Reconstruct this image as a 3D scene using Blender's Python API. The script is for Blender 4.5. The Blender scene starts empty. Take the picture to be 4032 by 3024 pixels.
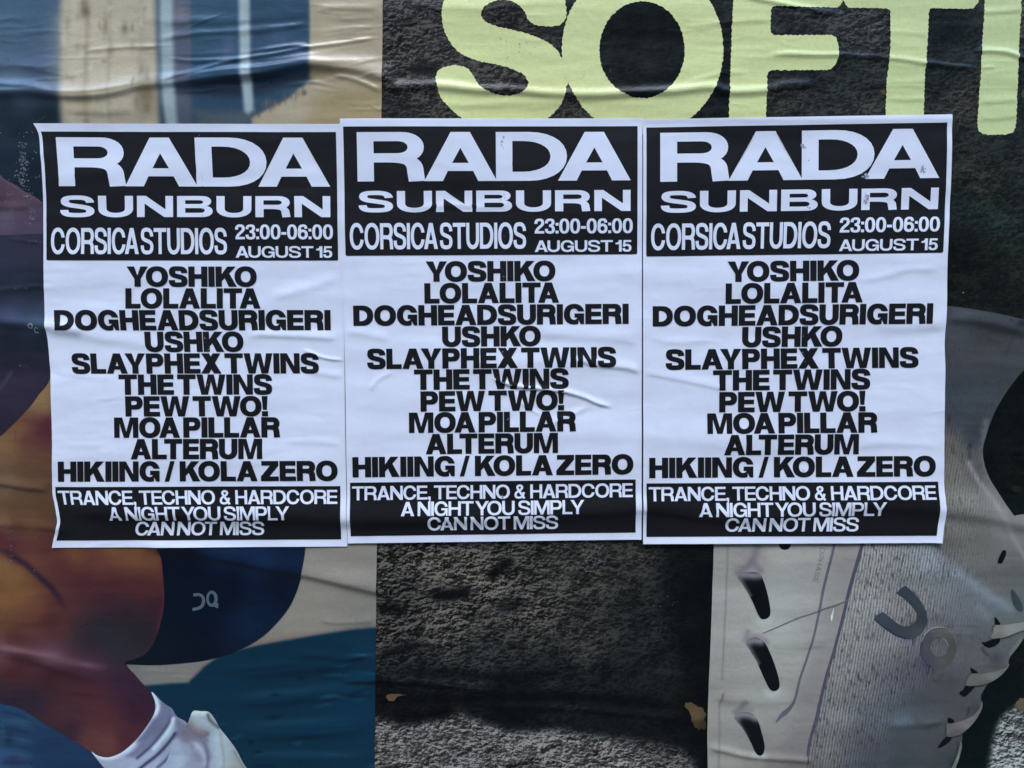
import bpy, math, random
import numpy as np
from mathutils import Vector
from mathutils.geometry import delaunay_2d_cdt

R = math.radians
SC = bpy.context.scene
COL = SC.collection

# ------------------------------------------------------------------ camera
F_PX, CX, CY = 2912.0, 2016.0, 1512.0          # focal length and centre in photo pixels (4032 wide)
DIST, PITCH, CAMZ = 1.04, R(3.1), 1.50
cam = bpy.data.cameras.new('camera'); cam_o = bpy.data.objects.new('camera', cam); COL.objects.link(cam_o)
cam.sensor_width = 36.0; cam.lens = 36.0 * F_PX / 4032.0
cam.clip_start = 0.02; cam.clip_end = 200
cam_o.location = (0, -DIST, CAMZ); cam_o.rotation_euler = (R(90) - PITCH, 0, 0)
SC.camera = cam_o

# ------------------------------------------------------------------ light
SUN_EL = 62
w = bpy.data.worlds.new('World'); SC.world = w; w.use_nodes = True
nt = w.node_tree; bg = nt.nodes['Background']
sky = nt.nodes.new('ShaderNodeTexSky'); sky.sky_type = 'NISHITA'; sky.sun_disc = False
sky.sun_elevation = R(SUN_EL); sky.sun_rotation = R(180)
sky.air_density = 1.0; sky.dust_density = 0.2; sky.ozone_density = 6.0
nt.links.new(sky.outputs[0], bg.inputs[0]); bg.inputs[1].default_value = 0.15
sl = bpy.data.lights.new('sun', 'SUN'); so = bpy.data.objects.new('sun', sl); COL.objects.link(so)
sl.energy = 0.5; sl.angle = R(25); sl.color = (1.0, 0.985, 0.96)
so.rotation_euler = (R(90 - SUN_EL), 0, R(-8)); so.location = (0, -3, 5)
SC.view_settings.view_transform = 'Standard'; SC.view_settings.look = 'None'
SC.view_settings.gamma = 1; SC.view_settings.exposure = 2.46
E_LIGHT = np.array([0.715, 0.745, 0.85]); VEIL = .0080   # the paper's gloss adds the veil
#          # what a unit-albedo sheet shows under this light (linear r, g, b)

# ------------------------------------------------------------------ photo pixel <-> wall plane (y = 0)
def wall(px, py):
    a = (np.asarray(px, float) - CX) / F_PX; b = (CY - np.asarray(py, float)) / F_PX
    t = DIST / (math.cos(PITCH) + b * math.sin(PITCH))
    return t * a, CAMZ + t * (b * math.cos(PITCH) - math.sin(PITCH))
MPP = DIST / F_PX

def Z(x0, y0, k, pts): return [(x0 + x * k, y0 + y * k) for x, y in pts]
def z1(*p): return Z(0, 0, .6872, p)
def z2(*p): return Z(1480, 0, .5967, p)
def z3(*p): return Z(2700, 0, .6027, p)
def z4(*p): return Z(0, 2000, .6781, p)
def z5(*p): return Z(1400, 2050, .6781, p)
def z6(*p): return Z(2700, 2050, .6022, p)
def z7(*p): return Z(3500, 900, .8444, p)
def z8(*p): return Z(0, 800, .8427, p)
def n1(*p): return Z(2780, 2130, .3195, p)
def n2(*p): return Z(3350, 2200, .3134, p)
def n3(*p): return Z(3350, 2600, .3083, p)
def n4(*p): return Z(3600, 1100, .7236, p)
def n5(*p): return Z(0, 450, .3316, p)
def n6(*p): return Z(0, 2550, .4521, p)
def n7(*p): return Z(3700, 0, .4219, p)

# ------------------------------------------------------------------ 2-D helpers
def spline(pts, closed=False, n=8):
    P = np.array(pts, float); N = len(P); out = []
    rng = range(N if closed else N - 1)
    for i in rng:
        if closed: p0, p1, p2, p3 = P[i - 1], P[i], P[(i + 1) % N], P[(i + 2) % N]
        else: p0, p1, p2, p3 = P[max(i - 1, 0)], P[i], P[i + 1], P[min(i + 2, N - 1)]
        for j in range(n):
            t = j / n
            out.append(.5 * ((2 * p1) + (p2 - p0) * t + (2 * p0 - 5 * p1 + 4 * p2 - p3) * t * t + (3 * p1 - p0 - 3 * p2 + p3) * t ** 3))
    if not closed: out.append(P[-1])
    return np.array(out)

def resample(poly, step, closed=True):
    P = np.array(poly, float)
    if closed: P = np.vstack([P, P[:1]])
    d = np.r_[0, np.cumsum(np.hypot(*np.diff(P, axis=0).T))]
    n = max(4, int(d[-1] / step)); s = np.linspace(0, d[-1], n, endpoint=not closed)
    return np.c_[np.interp(s, d, P[:, 0]), np.interp(s, d, P[:, 1])]

def winding(px, py, poly):
    x0, y0 = poly[:, 0], poly[:, 1]; x1, y1 = np.roll(x0, -1), np.roll(y0, -1)
    wn = np.zeros(len(px), int)
    for a, b, c, d in zip(x0, y0, x1, y1):
        if b == d: continue
        m = ((b <= py) & (d > py)) if d > b else ((d <= py) & (b > py))
        if not m.any(): continue
        side = (c - a) * (py[m] - b) - (px[m] - a) * (d - b)
        wn[m] += np.where((side > 0) == (d > b), 1 if d > b else -1, 0)
    return wn != 0

def polydist(px, py, pts, closed=False):
    """distance to a polyline, signed by side (positive above it on the picture for a left-to-right line) and position along it"""
    P = np.asarray(pts, float)
    if closed: P = np.vstack([P, P[:1]])
    L = np.r_[0, np.cumsum(np.hypot(*np.diff(P, axis=0).T))]
    best = np.full(px.shape, 1e18); sg = np.zeros(px.shape); al = np.zeros(px.shape)
    for i in range(len(P) - 1):
        ax, ay = P[i]; dx, dy = P[i + 1] - P[i]; l2 = dx * dx + dy * dy
        if l2 == 0: continue
        t = np.clip(((px - ax) * dx + (py - ay) * dy) / l2, 0, 1)
        ex, ey = px - ax - t * dx, py - ay - t * dy
        d = ex * ex + ey * ey; m = d < best
        best[m] = d[m]; sg[m] = (dy * ex - dx * ey)[m]; al[m] = (L[i] + t * (L[i + 1] - L[i]))[m]
    return np.sqrt(best), np.sign(sg), al / L[-1]

# ------------------------------------------------------------------ relief of the pasted paper
GX0, GY0, GS, GW, GH = -800, -500, 4.0, 1410, 1008
gx = GX0 + GS * np.arange(GW); gy = GY0 + GS * np.arange(GH)
GXX, GYY = np.meshgrid(gx, gy)

def smooth_noise(seed, lx, ly):
    """gaussian noise with correlation lengths lx, ly in photo pixels, unit deviation"""
    r = np.random.RandomState(seed).standard_normal((GH, GW))
    fx = np.fft.fftfreq(GW, GS)[None, :]; fy = np.fft.fftfreq(GH, GS)[:, None]
    k = np.exp(-2 * (math.pi ** 2) * ((fx * lx) ** 2 + (fy * ly) ** 2))
    o = np.fft.ifft2(np.fft.fft2(r) * k).real
    return o / o.std()

def ridge(H, pts, amp, up, lo, taper=.12, wob=0.0):
    """one fold in the paper: amp in mm, up / lo = half widths in px above and below the crest"""
    P = spline(pts, n=7)
    m = 3.2 * max(up, lo)
    x0, y0 = P.min(0) - m; x1, y1 = P.max(0) + m
    i0, i1 = np.searchsorted(gx, [x0, x1]); j0, j1 = np.searchsorted(gy, [y0, y1])
    if i1 <= i0 or j1 <= j0: return
    X, Y = GXX[j0:j1, i0:i1], GYY[j0:j1, i0:i1]
    if wob: X = X + 0; Y = Y + wob * WOB[j0:j1, i0:i1]
    d, s, al = polydist(X, Y, P)
    ww = np.where(s > 0, up, lo)
    ta = np.clip(np.minimum(al, 1 - al) / taper, 0, 1) if taper > 0 else 1
    ta = ta * ta * (3 - 2 * ta) if taper > 0 else 1
    H[j0:j1, i0:i1] += amp * np.exp(-(d / ww) ** 2) * ta

WOB = smooth_noise(5, 60, 60)
HB = .55 * smooth_noise(1, 260, 45) + .16 * smooth_noise(2, 90, 20) + .05 * smooth_noise(3, 18, 9)
HB += .7 * smooth_noise(9, 700, 260)
# long folds across the runner picture
MAIN = [(-150, 560), (0, 548), (360, 543), (660, 538), (860, 500), (1000, 478), (1300, 440), (1600, 405), (1790, 392), (2000, 405), (2190, 455), (2300, 480)]
ridge(HB, z1(*MAIN), 3.6, 40, 17, .05, 5)
ridge(HB, z1((980, 470), (1150, 452), (1350, 425), (1600, 395), (1800, 385), (1960, 402)), 2.0, 18, 32, .2, 5)
ridge(HB, z1((-100, 535), (200, 535), (450, 525), (700, 510), (860, 482)), 1.0, 10, 8, .2, 3)
ridge(HB, z1((1000, 462), (1200, 425), (1450, 395), (1700, 375)), 1.2, 10, 8, .2, 3)
ridge(HB, z1((-300, 470), (0, 490), (150, 505), (330, 520)), 1.6, 16, 10, .2, 2)
ridge(HB, z1((-300, 390), (0, 380), (200, 388), (420, 395)), 1.6, 40, 22, .2, 3)
ridge(HB, z1((900, 480), (1100, 425), (1380, 352), (1600, 318), (1800, 288), (2000, 258), (2200, 225)), 1.5, 8, 7, .1, 2)
ridge(HB, z1((960, 340), (1100, 358), (1300, 358), (1450, 345)), 1.2, 10, 7, .2, 2)
ridge(HB, z1((1500, 305), (1600, 290), (1700, 283), (1800, 290)), 1.0, 10, 6, .2, 2)
ridge(HB, z1((880, 255), (1000, 225), (1150, 205), (1300, 198), (1500, 185), (1700, 165), (1800, 140)), 1.2, 12, 9, .15, 2)
ridge(HB, z1((470, 300), (650, 290), (900, 280), (960, 262)), 1.0, 10, 7, .2, 2)
ridge(HB, z1((800, 130), (1000, 140), (1300, 135), (1600, 120), (1800, 90)), .9, 25, 14, .2, 3)
ridge(HB, z1((1900, 440), (2000, 455), (2100, 490), (2200, 540)), 1.5, 9, 10, .2, 2)
ridge(HB, z1((1800, 75), (1950, 60), (2190, 62)), .9, 16, 10, .2, 2)
ridge(HB, z1((1800, 370), (2000, 365), (2190, 350)), .6, 12, 12, .2, 2)
ridge(HB, z1((400, 640), (620, 655), (800, 640)), .8, 22, 14, .2, 2)
ridge(HB, z8((-60, 545), (0, 550), (120, 565), (230, 580), (420, 600)), 3.2, 28, 20, .1, 2)
ridge(HB, z8((-60, 420), (100, 400), (240, 395)), .8, 10, 8, .2, 3)
ridge(HB, n5((-100, 1100), (150, 1105), (300, 1100), (420, 1090)), 1.0, 16, 10, .2, 2)
ridge(HB, n5((130, 1480), (260, 1500), (400, 1525), (540, 1530)), .7, 6, 5, .2, 2)
ridge(HB, [(-300, 1880), (0, 1900), (100, 1912), (220, 1925)], 2.2, 26, 12, .1, 2)
ridge(HB, [(-300, 2040), (0, 2060), (160, 2068), (330, 2090)], 1.3, 20, 14, .2, 2)
# under-crest that runs behind the three event posters and out over the shoe
ridge(HB, [(250, 1975), (450, 2010), (900, 2022), (1330, 2030), (1700, 2032), (2100, 2022), (2527, 2000), (2750, 2015), (3000, 2030), (3250, 1995), (3450, 1985), (3700, 2000), (3900, 2032), (4032, 2060), (4400, 2110)], 4.4, 62, 34, .04, 2)
ridge(HB, z4((800, 215), (1000, 235), (1200, 265), (1400, 300), (1600, 345), (1760, 372), (1950, 410), (2190, 465), (2330, 500)), 3.4, 46, 17, .1, 2)
ridge(HB, z4((1850, 640), (1950, 655), (2100, 650), (2190, 640)), .7, 14, 8, .2, 2)
ridge(HB, z4((1700, 860), (1850, 850), (2000, 870), (2190, 850)), .8, 18, 10, .2, 3)
ridge(HB, z4((1850, 1110), (1980, 1080), (2100, 1050), (2190, 1035)), .9, 16, 10, .2, 2)
ridge(HB, z4((1500, 1330), (1800, 1310), (2000, 1280), (2190, 1250)), .9, 26, 12, .2, 3)
ridge(HB, z4((1300, 930), (1600, 910), (1800, 885)), .6, 16, 10, .2, 3)
ridge(HB, z4((-200, 790), (0, 808), (150, 822), (330, 850), (560, 888)), 1.2, 18, 14, .15, 1)
# folds across the rock picture
ridge(HB, z2((-20, 575), (60, 590), (400, 582), (700, 600), (1000, 618), (1500, 632), (1900, 628), (2210, 598)) + z3((260, 612), (520, 600), (700, 572), (900, 560)), 2.8, 22, 15, .06, 3)
ridge(HB, z2((300, 690), (600, 700), (1000, 690), (1400, 685)), .8, 18, 14, .2, 2)
ridge(HB, z2((-20, 40), (300, 60), (600, 70), (1200, 40), (1500, 90)), .6, 20, 12, .2, 3)
ridge(HB, z3((330, -15), (560, 32), (760, 72), (920, 100), (1050, 120)), 1.8, 14, 9, .15, 1)
ridge(HB, z3((500, 378), (640, 370), (980, 376), (1310, 392), (1560, 424), (1760, 446), (1930, 462)), 1.7, 11, 9, .1, 2)
ridge(HB, z3((1850, 352), (1950, 345), (2050, 350), (2110, 362), (2170, 388), (2260, 420)), 1.9, 12, 9, .15, 1)
ridge(HB, n7((340, 655), (420, 648), (500, 640)), 1.0, 9, 6, .3, 1)
ridge(HB, n7((330, 130), (500, 128), (760, 115)), 1.0, 16, 9, .2, 2)
ridge(HB, n7((330, 960), (500, 962), (720, 950)), .9, 16, 9, .2, 2)
ridge(HB, n7((330, 1120), (500, 1115), (720, 1100)), .7, 16, 9, .2, 2)
ridge(HB, z3((-20, 185), (150, 170), (400, 150), (600, 160)), .8, 16, 9, .2, 2)
ridge(HB, z3((-20, 560), (100, 530), (250, 490), (420, 480)), .7, 12, 9, .2, 2)
ridge(HB, z3((1250, 230), (1400, 225), (1600, 240)), .6, 14, 9, .2, 2)
ridge(HB, z3((1280, 540), (1420, 548), (1600, 530)), .7, 16, 9, .2, 2)
ridge(HB, z3((1280, 660), (1420, 655), (1600, 662)), .6, 10, 7, .2, 2)
ridge(HB, z7((235, 418), (320, 422), (450, 440), (640, 482), (800, 520)), 2.8, 34, 20, .14, 2)
ridge(HB, z5((-100, 925), (100, 920), (250, 918), (450, 935), (650, 958), (850, 975)), 3.2, 26, 11, .12, 2)
ridge(HB, z5((700, 1055), (950, 1070), (1250, 1080), (1550, 1105), (1850, 1135), (2050, 1150)), 2.6, 22, 13, .15, 2)
ridge(HB, z6((120, 1465), (250, 1490), (400, 1525), (650, 1545), (850, 1555)), 2.0, 14, 11, .12, 1)
ridge(HB, z6((130, 1125), (300, 1150), (500, 1160), (760, 1150)), 1.2, 34, 20, .2, 2)
ridge(HB, z6((130, 760), (350, 790), (700, 800), (1000, 790)), .7, 30, 20, .2, 2)
ridge(HB, z6((1250, 1330), (1500, 1320), (1700, 1290)), 1.3, 30, 16, .2, 2)
def strands(H, seed, x0, x1, y0, y1, n, amp, slope=0.0, ln=(120, 420), wd=(5, 11)):
    r = random.Random(seed)
    for _ in range(n):
        x, y, l, q = r.uniform(x0, x1), r.uniform(y0, y1), r.uniform(*ln), r.uniform(*wd)
        m = slope + r.gauss(0, .07); b = r.gauss(0, 12)
        ridge(H, [(x - l / 2, y - m * l / 2), (x - l / 6, y - m * l / 6 + b * .6), (x + l / 6, y + m * l / 6 + b), (x + l / 2, y + m * l / 2)], amp * r.uniform(.4, 1.3), q, q * .7, .4, 2)
strands(HB, 1, 0, 1500, 20, 370, 34, .38, -.06)
strands(HB, 2, 600, 1500, 90, 330, 16, .5, -.14)
strands(HB, 3, 1240, 1500, 20, 460, 14, .4, .05, (80, 240))
strands(HB, 4, 1500, 4000, 20, 440, 40, .24, 0)
strands(HB, 5, 2700, 4000, 20, 520, 30, .26, .02, (80, 300))
strands(HB, 6, -50, 240, 480, 2200, 40, .22, .05, (60, 200))
strands(HB, 7, 0, 1480, 2150, 3000, 36, .18, -.02)
strands(HB, 8, 1480, 2800, 2150, 3000, 26, .16, .02)
strands(HB, 9, 2780, 4032, 2150, 3000, 44, .18, 0, (80, 340))
strands(HB, 10, 3720, 4032, 1150, 2150, 14, .2, .05, (80, 240))
HB += .035 * smooth_noise(31, 60, 8) + .02 * smooth_noise(32, 9, 7)
HB = np.clip(HB + 6.0, .4, 40) * .001

def sample(H, px, py):
    fx = np.clip((np.asarray(px) - GX0) / GS, 0, GW - 1.001); fy = np.clip((np.asarray(py) - GY0) / GS, 0, GH - 1.001)
    i, j = fx.astype(int), fy.astype(int); a, b = fx - i, fy - j
    return H[j, i] * (1 - a) * (1 - b) + H[j, i + 1] * a * (1 - b) + H[j + 1, i] * (1 - a) * b + H[j + 1, i + 1] * a * b

class Relief:
    def __init__(s, H):
        s.H = H; s.gy, s.gx = np.gradient(H, GS)
    def at(s, px, py):
        h = sample(s.H, px, py); hx = sample(s.gx, px, py) / MPP; hz = -sample(s.gy, px, py) / MPP
        n = np.stack([-hx, -np.ones_like(hx), -hz], 1); n /= np.linalg.norm(n, axis=1)[:, None]
        return h, n
RB = Relief(HB)

# ------------------------------------------------------------------ materials (node based)
def new_mat(name):
    m = bpy.data.materials.new(name); m.use_nodes = True
    t = m.node_tree; b = t.nodes['Principled BSDF']
    return m, t, b
def N(t, kind, **kw):
    n = t.nodes.new(kind)
    for k, v in kw.items(): setattr(n, k, v)
    return n
def math_n(t, op, a, b=None):
    n = N(t, 'ShaderNodeMath', operation=op)
    for i, v in ((0, a), (1, b)):
        if v is None: continue
        if isinstance(v, (int, float)): n.inputs[i].default_value = v
        else: t.links.new(v, n.inputs[i])
    return n.outputs[0]
def noise_n(t, vec, scale, detail=3, rough=.55):
    n = N(t, 'ShaderNodeTexNoise'); n.inputs['Scale'].default_value = scale
    n.inputs['Detail'].default_value = detail; n.inputs['Roughness'].default_value = rough
    t.links.new(vec, n.inputs['Vector']); return n.outputs['Fac']
def mapped(t, loc=(0, 0, 0), rot=(0, 0, 0), scale=(1, 1, 1)):
    g = N(t, 'ShaderNodeNewGeometry'); m = N(t, 'ShaderNodeMapping')
    m.inputs['Location'].default_value = loc; m.inputs['Rotation'].default_value = rot; m.inputs['Scale'].default_value = scale
    t.links.new(g.outputs['Position'], m.inputs['Vector']); return m.outputs[0]
def scaled(t, col, fac):
    v = N(t, 'ShaderNodeVectorMath', operation='SCALE'); t.links.new(col, v.inputs[0])
    if isinstance(fac, (int, float)): v.inputs['Scale'].default_value = fac
    else: t.links.new(fac, v.inputs['Scale'])
    return v.outputs[0]
def bump_n(t, b, h, strength, dist):
    n = N(t, 'ShaderNodeBump'); n.inputs['Strength'].default_value = strength; n.inputs['Distance'].default_value = dist
    t.links.new(h, n.inputs['Height']); t.links.new(n.outputs[0], b.inputs['Normal'])
def attr(t, name):
    return N(t, 'ShaderNodeAttribute', attribute_name=name)

def print_material(name, kind, rough=.31, spec=.45):
    """ink on poster paper: the picture's own colour from the mesh, fine print texture from noise"""
    m, t, b = new_mat(name)
    col = attr(t, 'ink').outputs['Color']
    fine = noise_n(t, mapped(t), 700, 2, .6); mid = noise_n(t, mapped(t, scale=(1, 1, 1)), 160, 3, .6)
    lum = math_n(t, 'ADD', math_n(t, 'MULTIPLY', math_n(t, 'SUBTRACT', fine, .5), .34), math_n(t, 'MULTIPLY', math_n(t, 'SUBTRACT', mid, .5), .30))
    if kind == 'rock':
        g = attr(t, 'grain').outputs['Fac']
        def bumps(loc):
            base = mapped(t, loc=loc, scale=(.72, 1, 1.05)); o = None
            nz = N(t, 'ShaderNodeTexNoise'); nz.inputs['Scale'].default_value = 95; nz.inputs['Detail'].default_value = 3; t.links.new(base, nz.inputs['Vector'])
            wv_ = N(t, 'ShaderNodeVectorMath', operation='MULTIPLY_ADD'); t.links.new(nz.outputs['Color'], wv_.inputs[0]); wv_.inputs[1].default_value = (.011, .011, .011); t.links.new(base, wv_.inputs[2])
            for sc_, am in ((58, 1.1), (140, 1.0), (290, .45)):
                v = N(t, 'ShaderNodeTexVoronoi', feature='SMOOTH_F1'); v.inputs['Scale'].default_value = sc_; v.inputs['Smoothness'].default_value = .35
                t.links.new(wv_.outputs[0], v.inputs['Vector'])
                q = math_n(t, 'MULTIPLY', v.outputs['Distance'], -am); o = q if o is None else math_n(t, 'ADD', o, q)
            return math_n(t, 'ADD', o, math_n(t, 'MULTIPLY', noise_n(t, base, 260, 4, .7), 1.8))
        emb = math_n(t, 'MULTIPLY', math_n(t, 'SUBTRACT', bumps((0, 0, 0)), bumps((-.0007, 0, .0017))), 8.5)
        pock = math_n(t, 'MULTIPLY', math_n(t, 'SUBTRACT', noise_n(t, mapped(t, scale=(.7, 1, 1.2)), 48, 4, .6), .5), 8.0)
        big = math_n(t, 'MULTIPLY', math_n(t, 'SUBTRACT', noise_n(t, mapped(t), 22, 3, .6), .5), 2.6)
        def rims(sc_, loc, wd):
            base = mapped(t, loc=loc, rot=(0, R(14), 0), scale=(.7, 1, 1.1))
            nz = N(t, 'ShaderNodeTexNoise'); nz.inputs['Scale'].default_value = sc_ * .8; nz.inputs['Detail'].default_value = 3; t.links.new(base, nz.inputs['Vector'])
            wv_ = N(t, 'ShaderNodeVectorMath', operation='MULTIPLY_ADD'); t.links.new(nz.outputs['Color'], wv_.inputs[0]); wv_.inputs[1].default_value = (1.5 / sc_,) * 3; t.links.new(base, wv_.inputs[2])
            v = N(t, 'ShaderNodeTexVoronoi', feature='DISTANCE_TO_EDGE'); v.inputs['Scale'].default_value = sc_; t.links.new(wv_.outputs[0], v.inputs['Vector'])
            return math_n(t, 'SUBTRACT', 1.0, math_n(t, 'MINIMUM', math_n(t, 'DIVIDE', v.outputs['Distance'], wd), 1.0))
        rid = math_n(t, 'ADD', math_n(t, 'MULTIPLY', rims(112, (0, 0, 0), .22), 2.5), math_n(t, 'MULTIPLY', rims(230, (4, 0, 1), .26), 1.3))
        emb = math_n(t, 'MULTIPLY', math_n(t, 'MULTIPLY', emb, g), math_n(t, 'MULTIPLY', 2.2, noise_n(t, mapped(t, loc=(3, 1, 2)), 38, 3, .6)))
        blot = math_n(t, 'MULTIPLY', math_n(t, 'MULTIPLY', math_n(t, 'SUBTRACT', noise_n(t, mapped(t, loc=(7, 2, 1)), 75, 5, .7), .5), 11.0), math_n(t, 'SUBTRACT', 1.0, g))
        pock = math_n(t, 'ADD', pock, blot)
        e = math_n(t, 'ADD', math_n(t, 'ADD', emb, pock), math_n(t, 'ADD', big, math_n(t, 'MULTIPLY', math_n(t, 'SUBTRACT', rid, 1.7), 1.0)))
        e = math_n(t, 'MULTIPLY', math_n(t, 'MINIMUM', math_n(t, 'MAXIMUM', e, -3.4), 2.5), g)
        lum = math_n(t, 'POWER', 2.0, math_n(t, 'ADD', e, lum))
    elif kind == 'knit':
        wv = N(t, 'ShaderNodeTexWave', wave_type='BANDS', bands_direction='X'); wv.inputs['Scale'].default_value = 74
        wv.inputs['Distortion'].default_value = 1.6; wv.inputs['Detail'].default_value = 2; wv.inputs['Detail Scale'].default_value = 60 / 74
        t.links.new(mapped(t, rot=(0, R(-8), 0)), wv.inputs['Vector'])
        dash = noise_n(t, mapped(t, rot=(0, R(-16), 0), scale=(1, 1, .26)), 350, 1, .4)
        dots = noise_n(t, mapped(t, scale=(1, 1, 1)), 330, 2, .6)
        kk = attr(t, 'grain').outputs['Fac']
        dk = math_n(t, 'MULTIPLY', math_n(t, 'MAXIMUM', math_n(t, 'SUBTRACT', dash, .56), 0.0), -9.0)
        e = math_n(t, 'ADD', math_n(t, 'MULTIPLY', math_n(t, 'SUBTRACT', wv.outputs['Fac'], .5), 1.0), dk)
        e = math_n(t, 'ADD', e, math_n(t, 'ADD', .42, math_n(t, 'MULTIPLY', math_n(t, 'SUBTRACT', dots, .5), 1.7)))
        lum = math_n(t, 'POWER', 2.0, math_n(t, 'ADD', math_n(t, 'MULTIPLY', e, kk), lum))
    else:
        lum = math_n(t, 'POWER', 2.0, lum)
    t.links.new(scaled(t, col, lum), b.inputs['Base Color'])
    rn = noise_n(t, mapped(t), 35, 4, .6)
    t.links.new(math_n(t, 'ADD', rough - .10, math_n(t, 'MULTIPLY', rn, .2)), b.inputs['Roughness'])
    b.inputs['Specular IOR Level'].default_value = spec
    h = math_n(t, 'ADD', noise_n(t, mapped(t, scale=(.5, 1, 1.2)), 260, 3, .6), math_n(t, 'MULTIPLY', fine, .35))
    bump_n(t, b, h, .35, .0006)
    return m

def paper_material(name, rgb, rough, spec, var=.10, wear=-.8):
    m, t, b = new_mat(name)
    f = noise_n(t, mapped(t), 900, 2, .6); g = noise_n(t, mapped(t, scale=(1, 1, .6)), 26, 4, .6)
    lum = math_n(t, 'ADD', 1.0, math_n(t, 'ADD', math_n(t, 'MULTIPLY', math_n(t, 'SUBTRACT', f, .5), var), math_n(t, 'MULTIPLY', math_n(t, 'SUBTRACT', g, .5), var)))
    blot = math_n(t, 'MULTIPLY', math_n(t, 'SUBTRACT', noise_n(t, mapped(t, scale=(1, 1, .8)), 9, 5, .65), .5), var * 1.6)
    fleck = math_n(t, 'MULTIPLY', math_n(t, 'MAXIMUM', math_n(t, 'SUBTRACT', noise_n(t, mapped(t, loc=(2, 2, 2)), 420, 4, .75), .66), 0.0), wear)
    lum = math_n(t, 'ADD', lum, math_n(t, 'ADD', blot, fleck))
    c = N(t, 'ShaderNodeRGB'); c.outputs[0].default_value = (*rgb, 1)
    t.links.new(scaled(t, c.outputs[0], lum), b.inputs['Base Color'])
    b.inputs['Roughness'].default_value = rough; b.inputs['Specular IOR Level'].default_value = spec
    h = noise_n(t, mapped(t, scale=(1, 1, 1.4)), 120, 4, .6)
    bump_n(t, b, h, .25, .0007)
    return m

M_PRINT = print_material('printed_picture', 'plain')
M_ROCK = print_material('printed_rock', 'rock', .33, .26)
M_KNIT = print_material('printed_knit', 'knit')
M_WHITE = paper_material('white_paper', (.80, .80, .81), .55, .35)
M_INK = paper_material('black_ink', (.0095, .009, .0085), .5, .2, .5, 40.0)
M_BLOB = paper_material('dried_paste', (.17, .19, .20), .3, .5, .6)

# ------------------------------------------------------------------ pictures as colour per vertex
def lin(c):
    c = np.asarray(c, float) / 255.0
    return np.where(c <= .04045, c / 12.92, ((c + .055) / 1.055) ** 2.4)

def tune(spots, f):
    return [(*sp[:2], tuple(f(np.array(sp[2], float))), *sp[3:]) for sp in spots]
class Paint:
    """colour of a printed picture at photo-pixel coordinates, from a few colour spots, soft shapes and brush strokes"""
    def __init__(s, spots, soft=60, power=1.6): s.spots, s.soft, s.power, s.ops = spots, soft, power, []
    def poly(s, pts, rgb, blur=6, alpha=1.0, grain=None, smooth=False):
        s.ops.append(('poly', np.array(spline(pts, True) if smooth else pts, float), rgb, blur, alpha, grain)); return s
    def stroke(s, pts, rgb, width, alpha=1.0, taper=0, grain=None):
        s.ops.append(('stroke', spline(pts), rgb, width, alpha, taper, grain)); return s
    def blob(s, x, y, rx, ry, rgb, alpha=1.0):
        s.ops.append(('blob', x, y, rx, ry, rgb, alpha)); return s
    def __call__(s, px, py):
        num = np.zeros((len(px), 4)); den = np.zeros(len(px))
        for sp in s.spots:
            x, y, c = sp[:3]; g = sp[3] if len(sp) > 3 else 1.0
            wt = 1.0 / ((px - x) ** 2 + (py - y) ** 2 + s.soft ** 2) ** s.power
            num += wt[:, None] * np.array([*c, g * 255.0]); den += wt
        C = num / den[:, None]
        for op in s.ops:
            if op[0] == 'poly':
                _, P, rgb, blur, alpha, grain = op
                d, _, _ = polydist(px, py, P, True); ins = winding(px, py, P)
                sd = np.where(ins, d, -d); a = np.clip(sd / blur * .5 + .5, 0, 1); a = a * a * (3 - 2 * a) * alpha
            elif op[0] == 'stroke':
                _, P, rgb, width, alpha, taper, grain = op
                d, _, al = polydist(px, py, P); a = np.exp(-(d / width) ** 2) * alpha
                if taper: a = a * np.clip(np.minimum(al, 1 - al) / taper, 0, 1)
            else:
                _, x, y, rx, ry, rgb, alpha = op; grain = None
                a = np.exp(-((px - x) / rx) ** 2 - ((py - y) / ry) ** 2) * alpha
            C[:, :3] += a[:, None] * (np.array(rgb, float) - C[:, :3])
            if grain is not None: C[:, 3] += a * (grain * 255 - C[:, 3])
        return C

# ------------------------------------------------------------------ objects
def tag(o, label=None, cat=None, group=None, kind=None):
    if label: o['label'] = label
    if cat: o['category'] = cat
    if group: o['group'] = group
    if kind: o['kind'] = kind
    return o

def thing(name, label, cat, px, py, group=None):
    x, z = wall(px, py); o = bpy.data.objects.new(name, None); COL.objects.link(o)
    o.location = (float(x), 0, float(z)); o.empty_display_size = .05
    return tag(o, label, cat, group)

def root_of(o):
    while o.parent: o = o.parent
    return o

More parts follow.
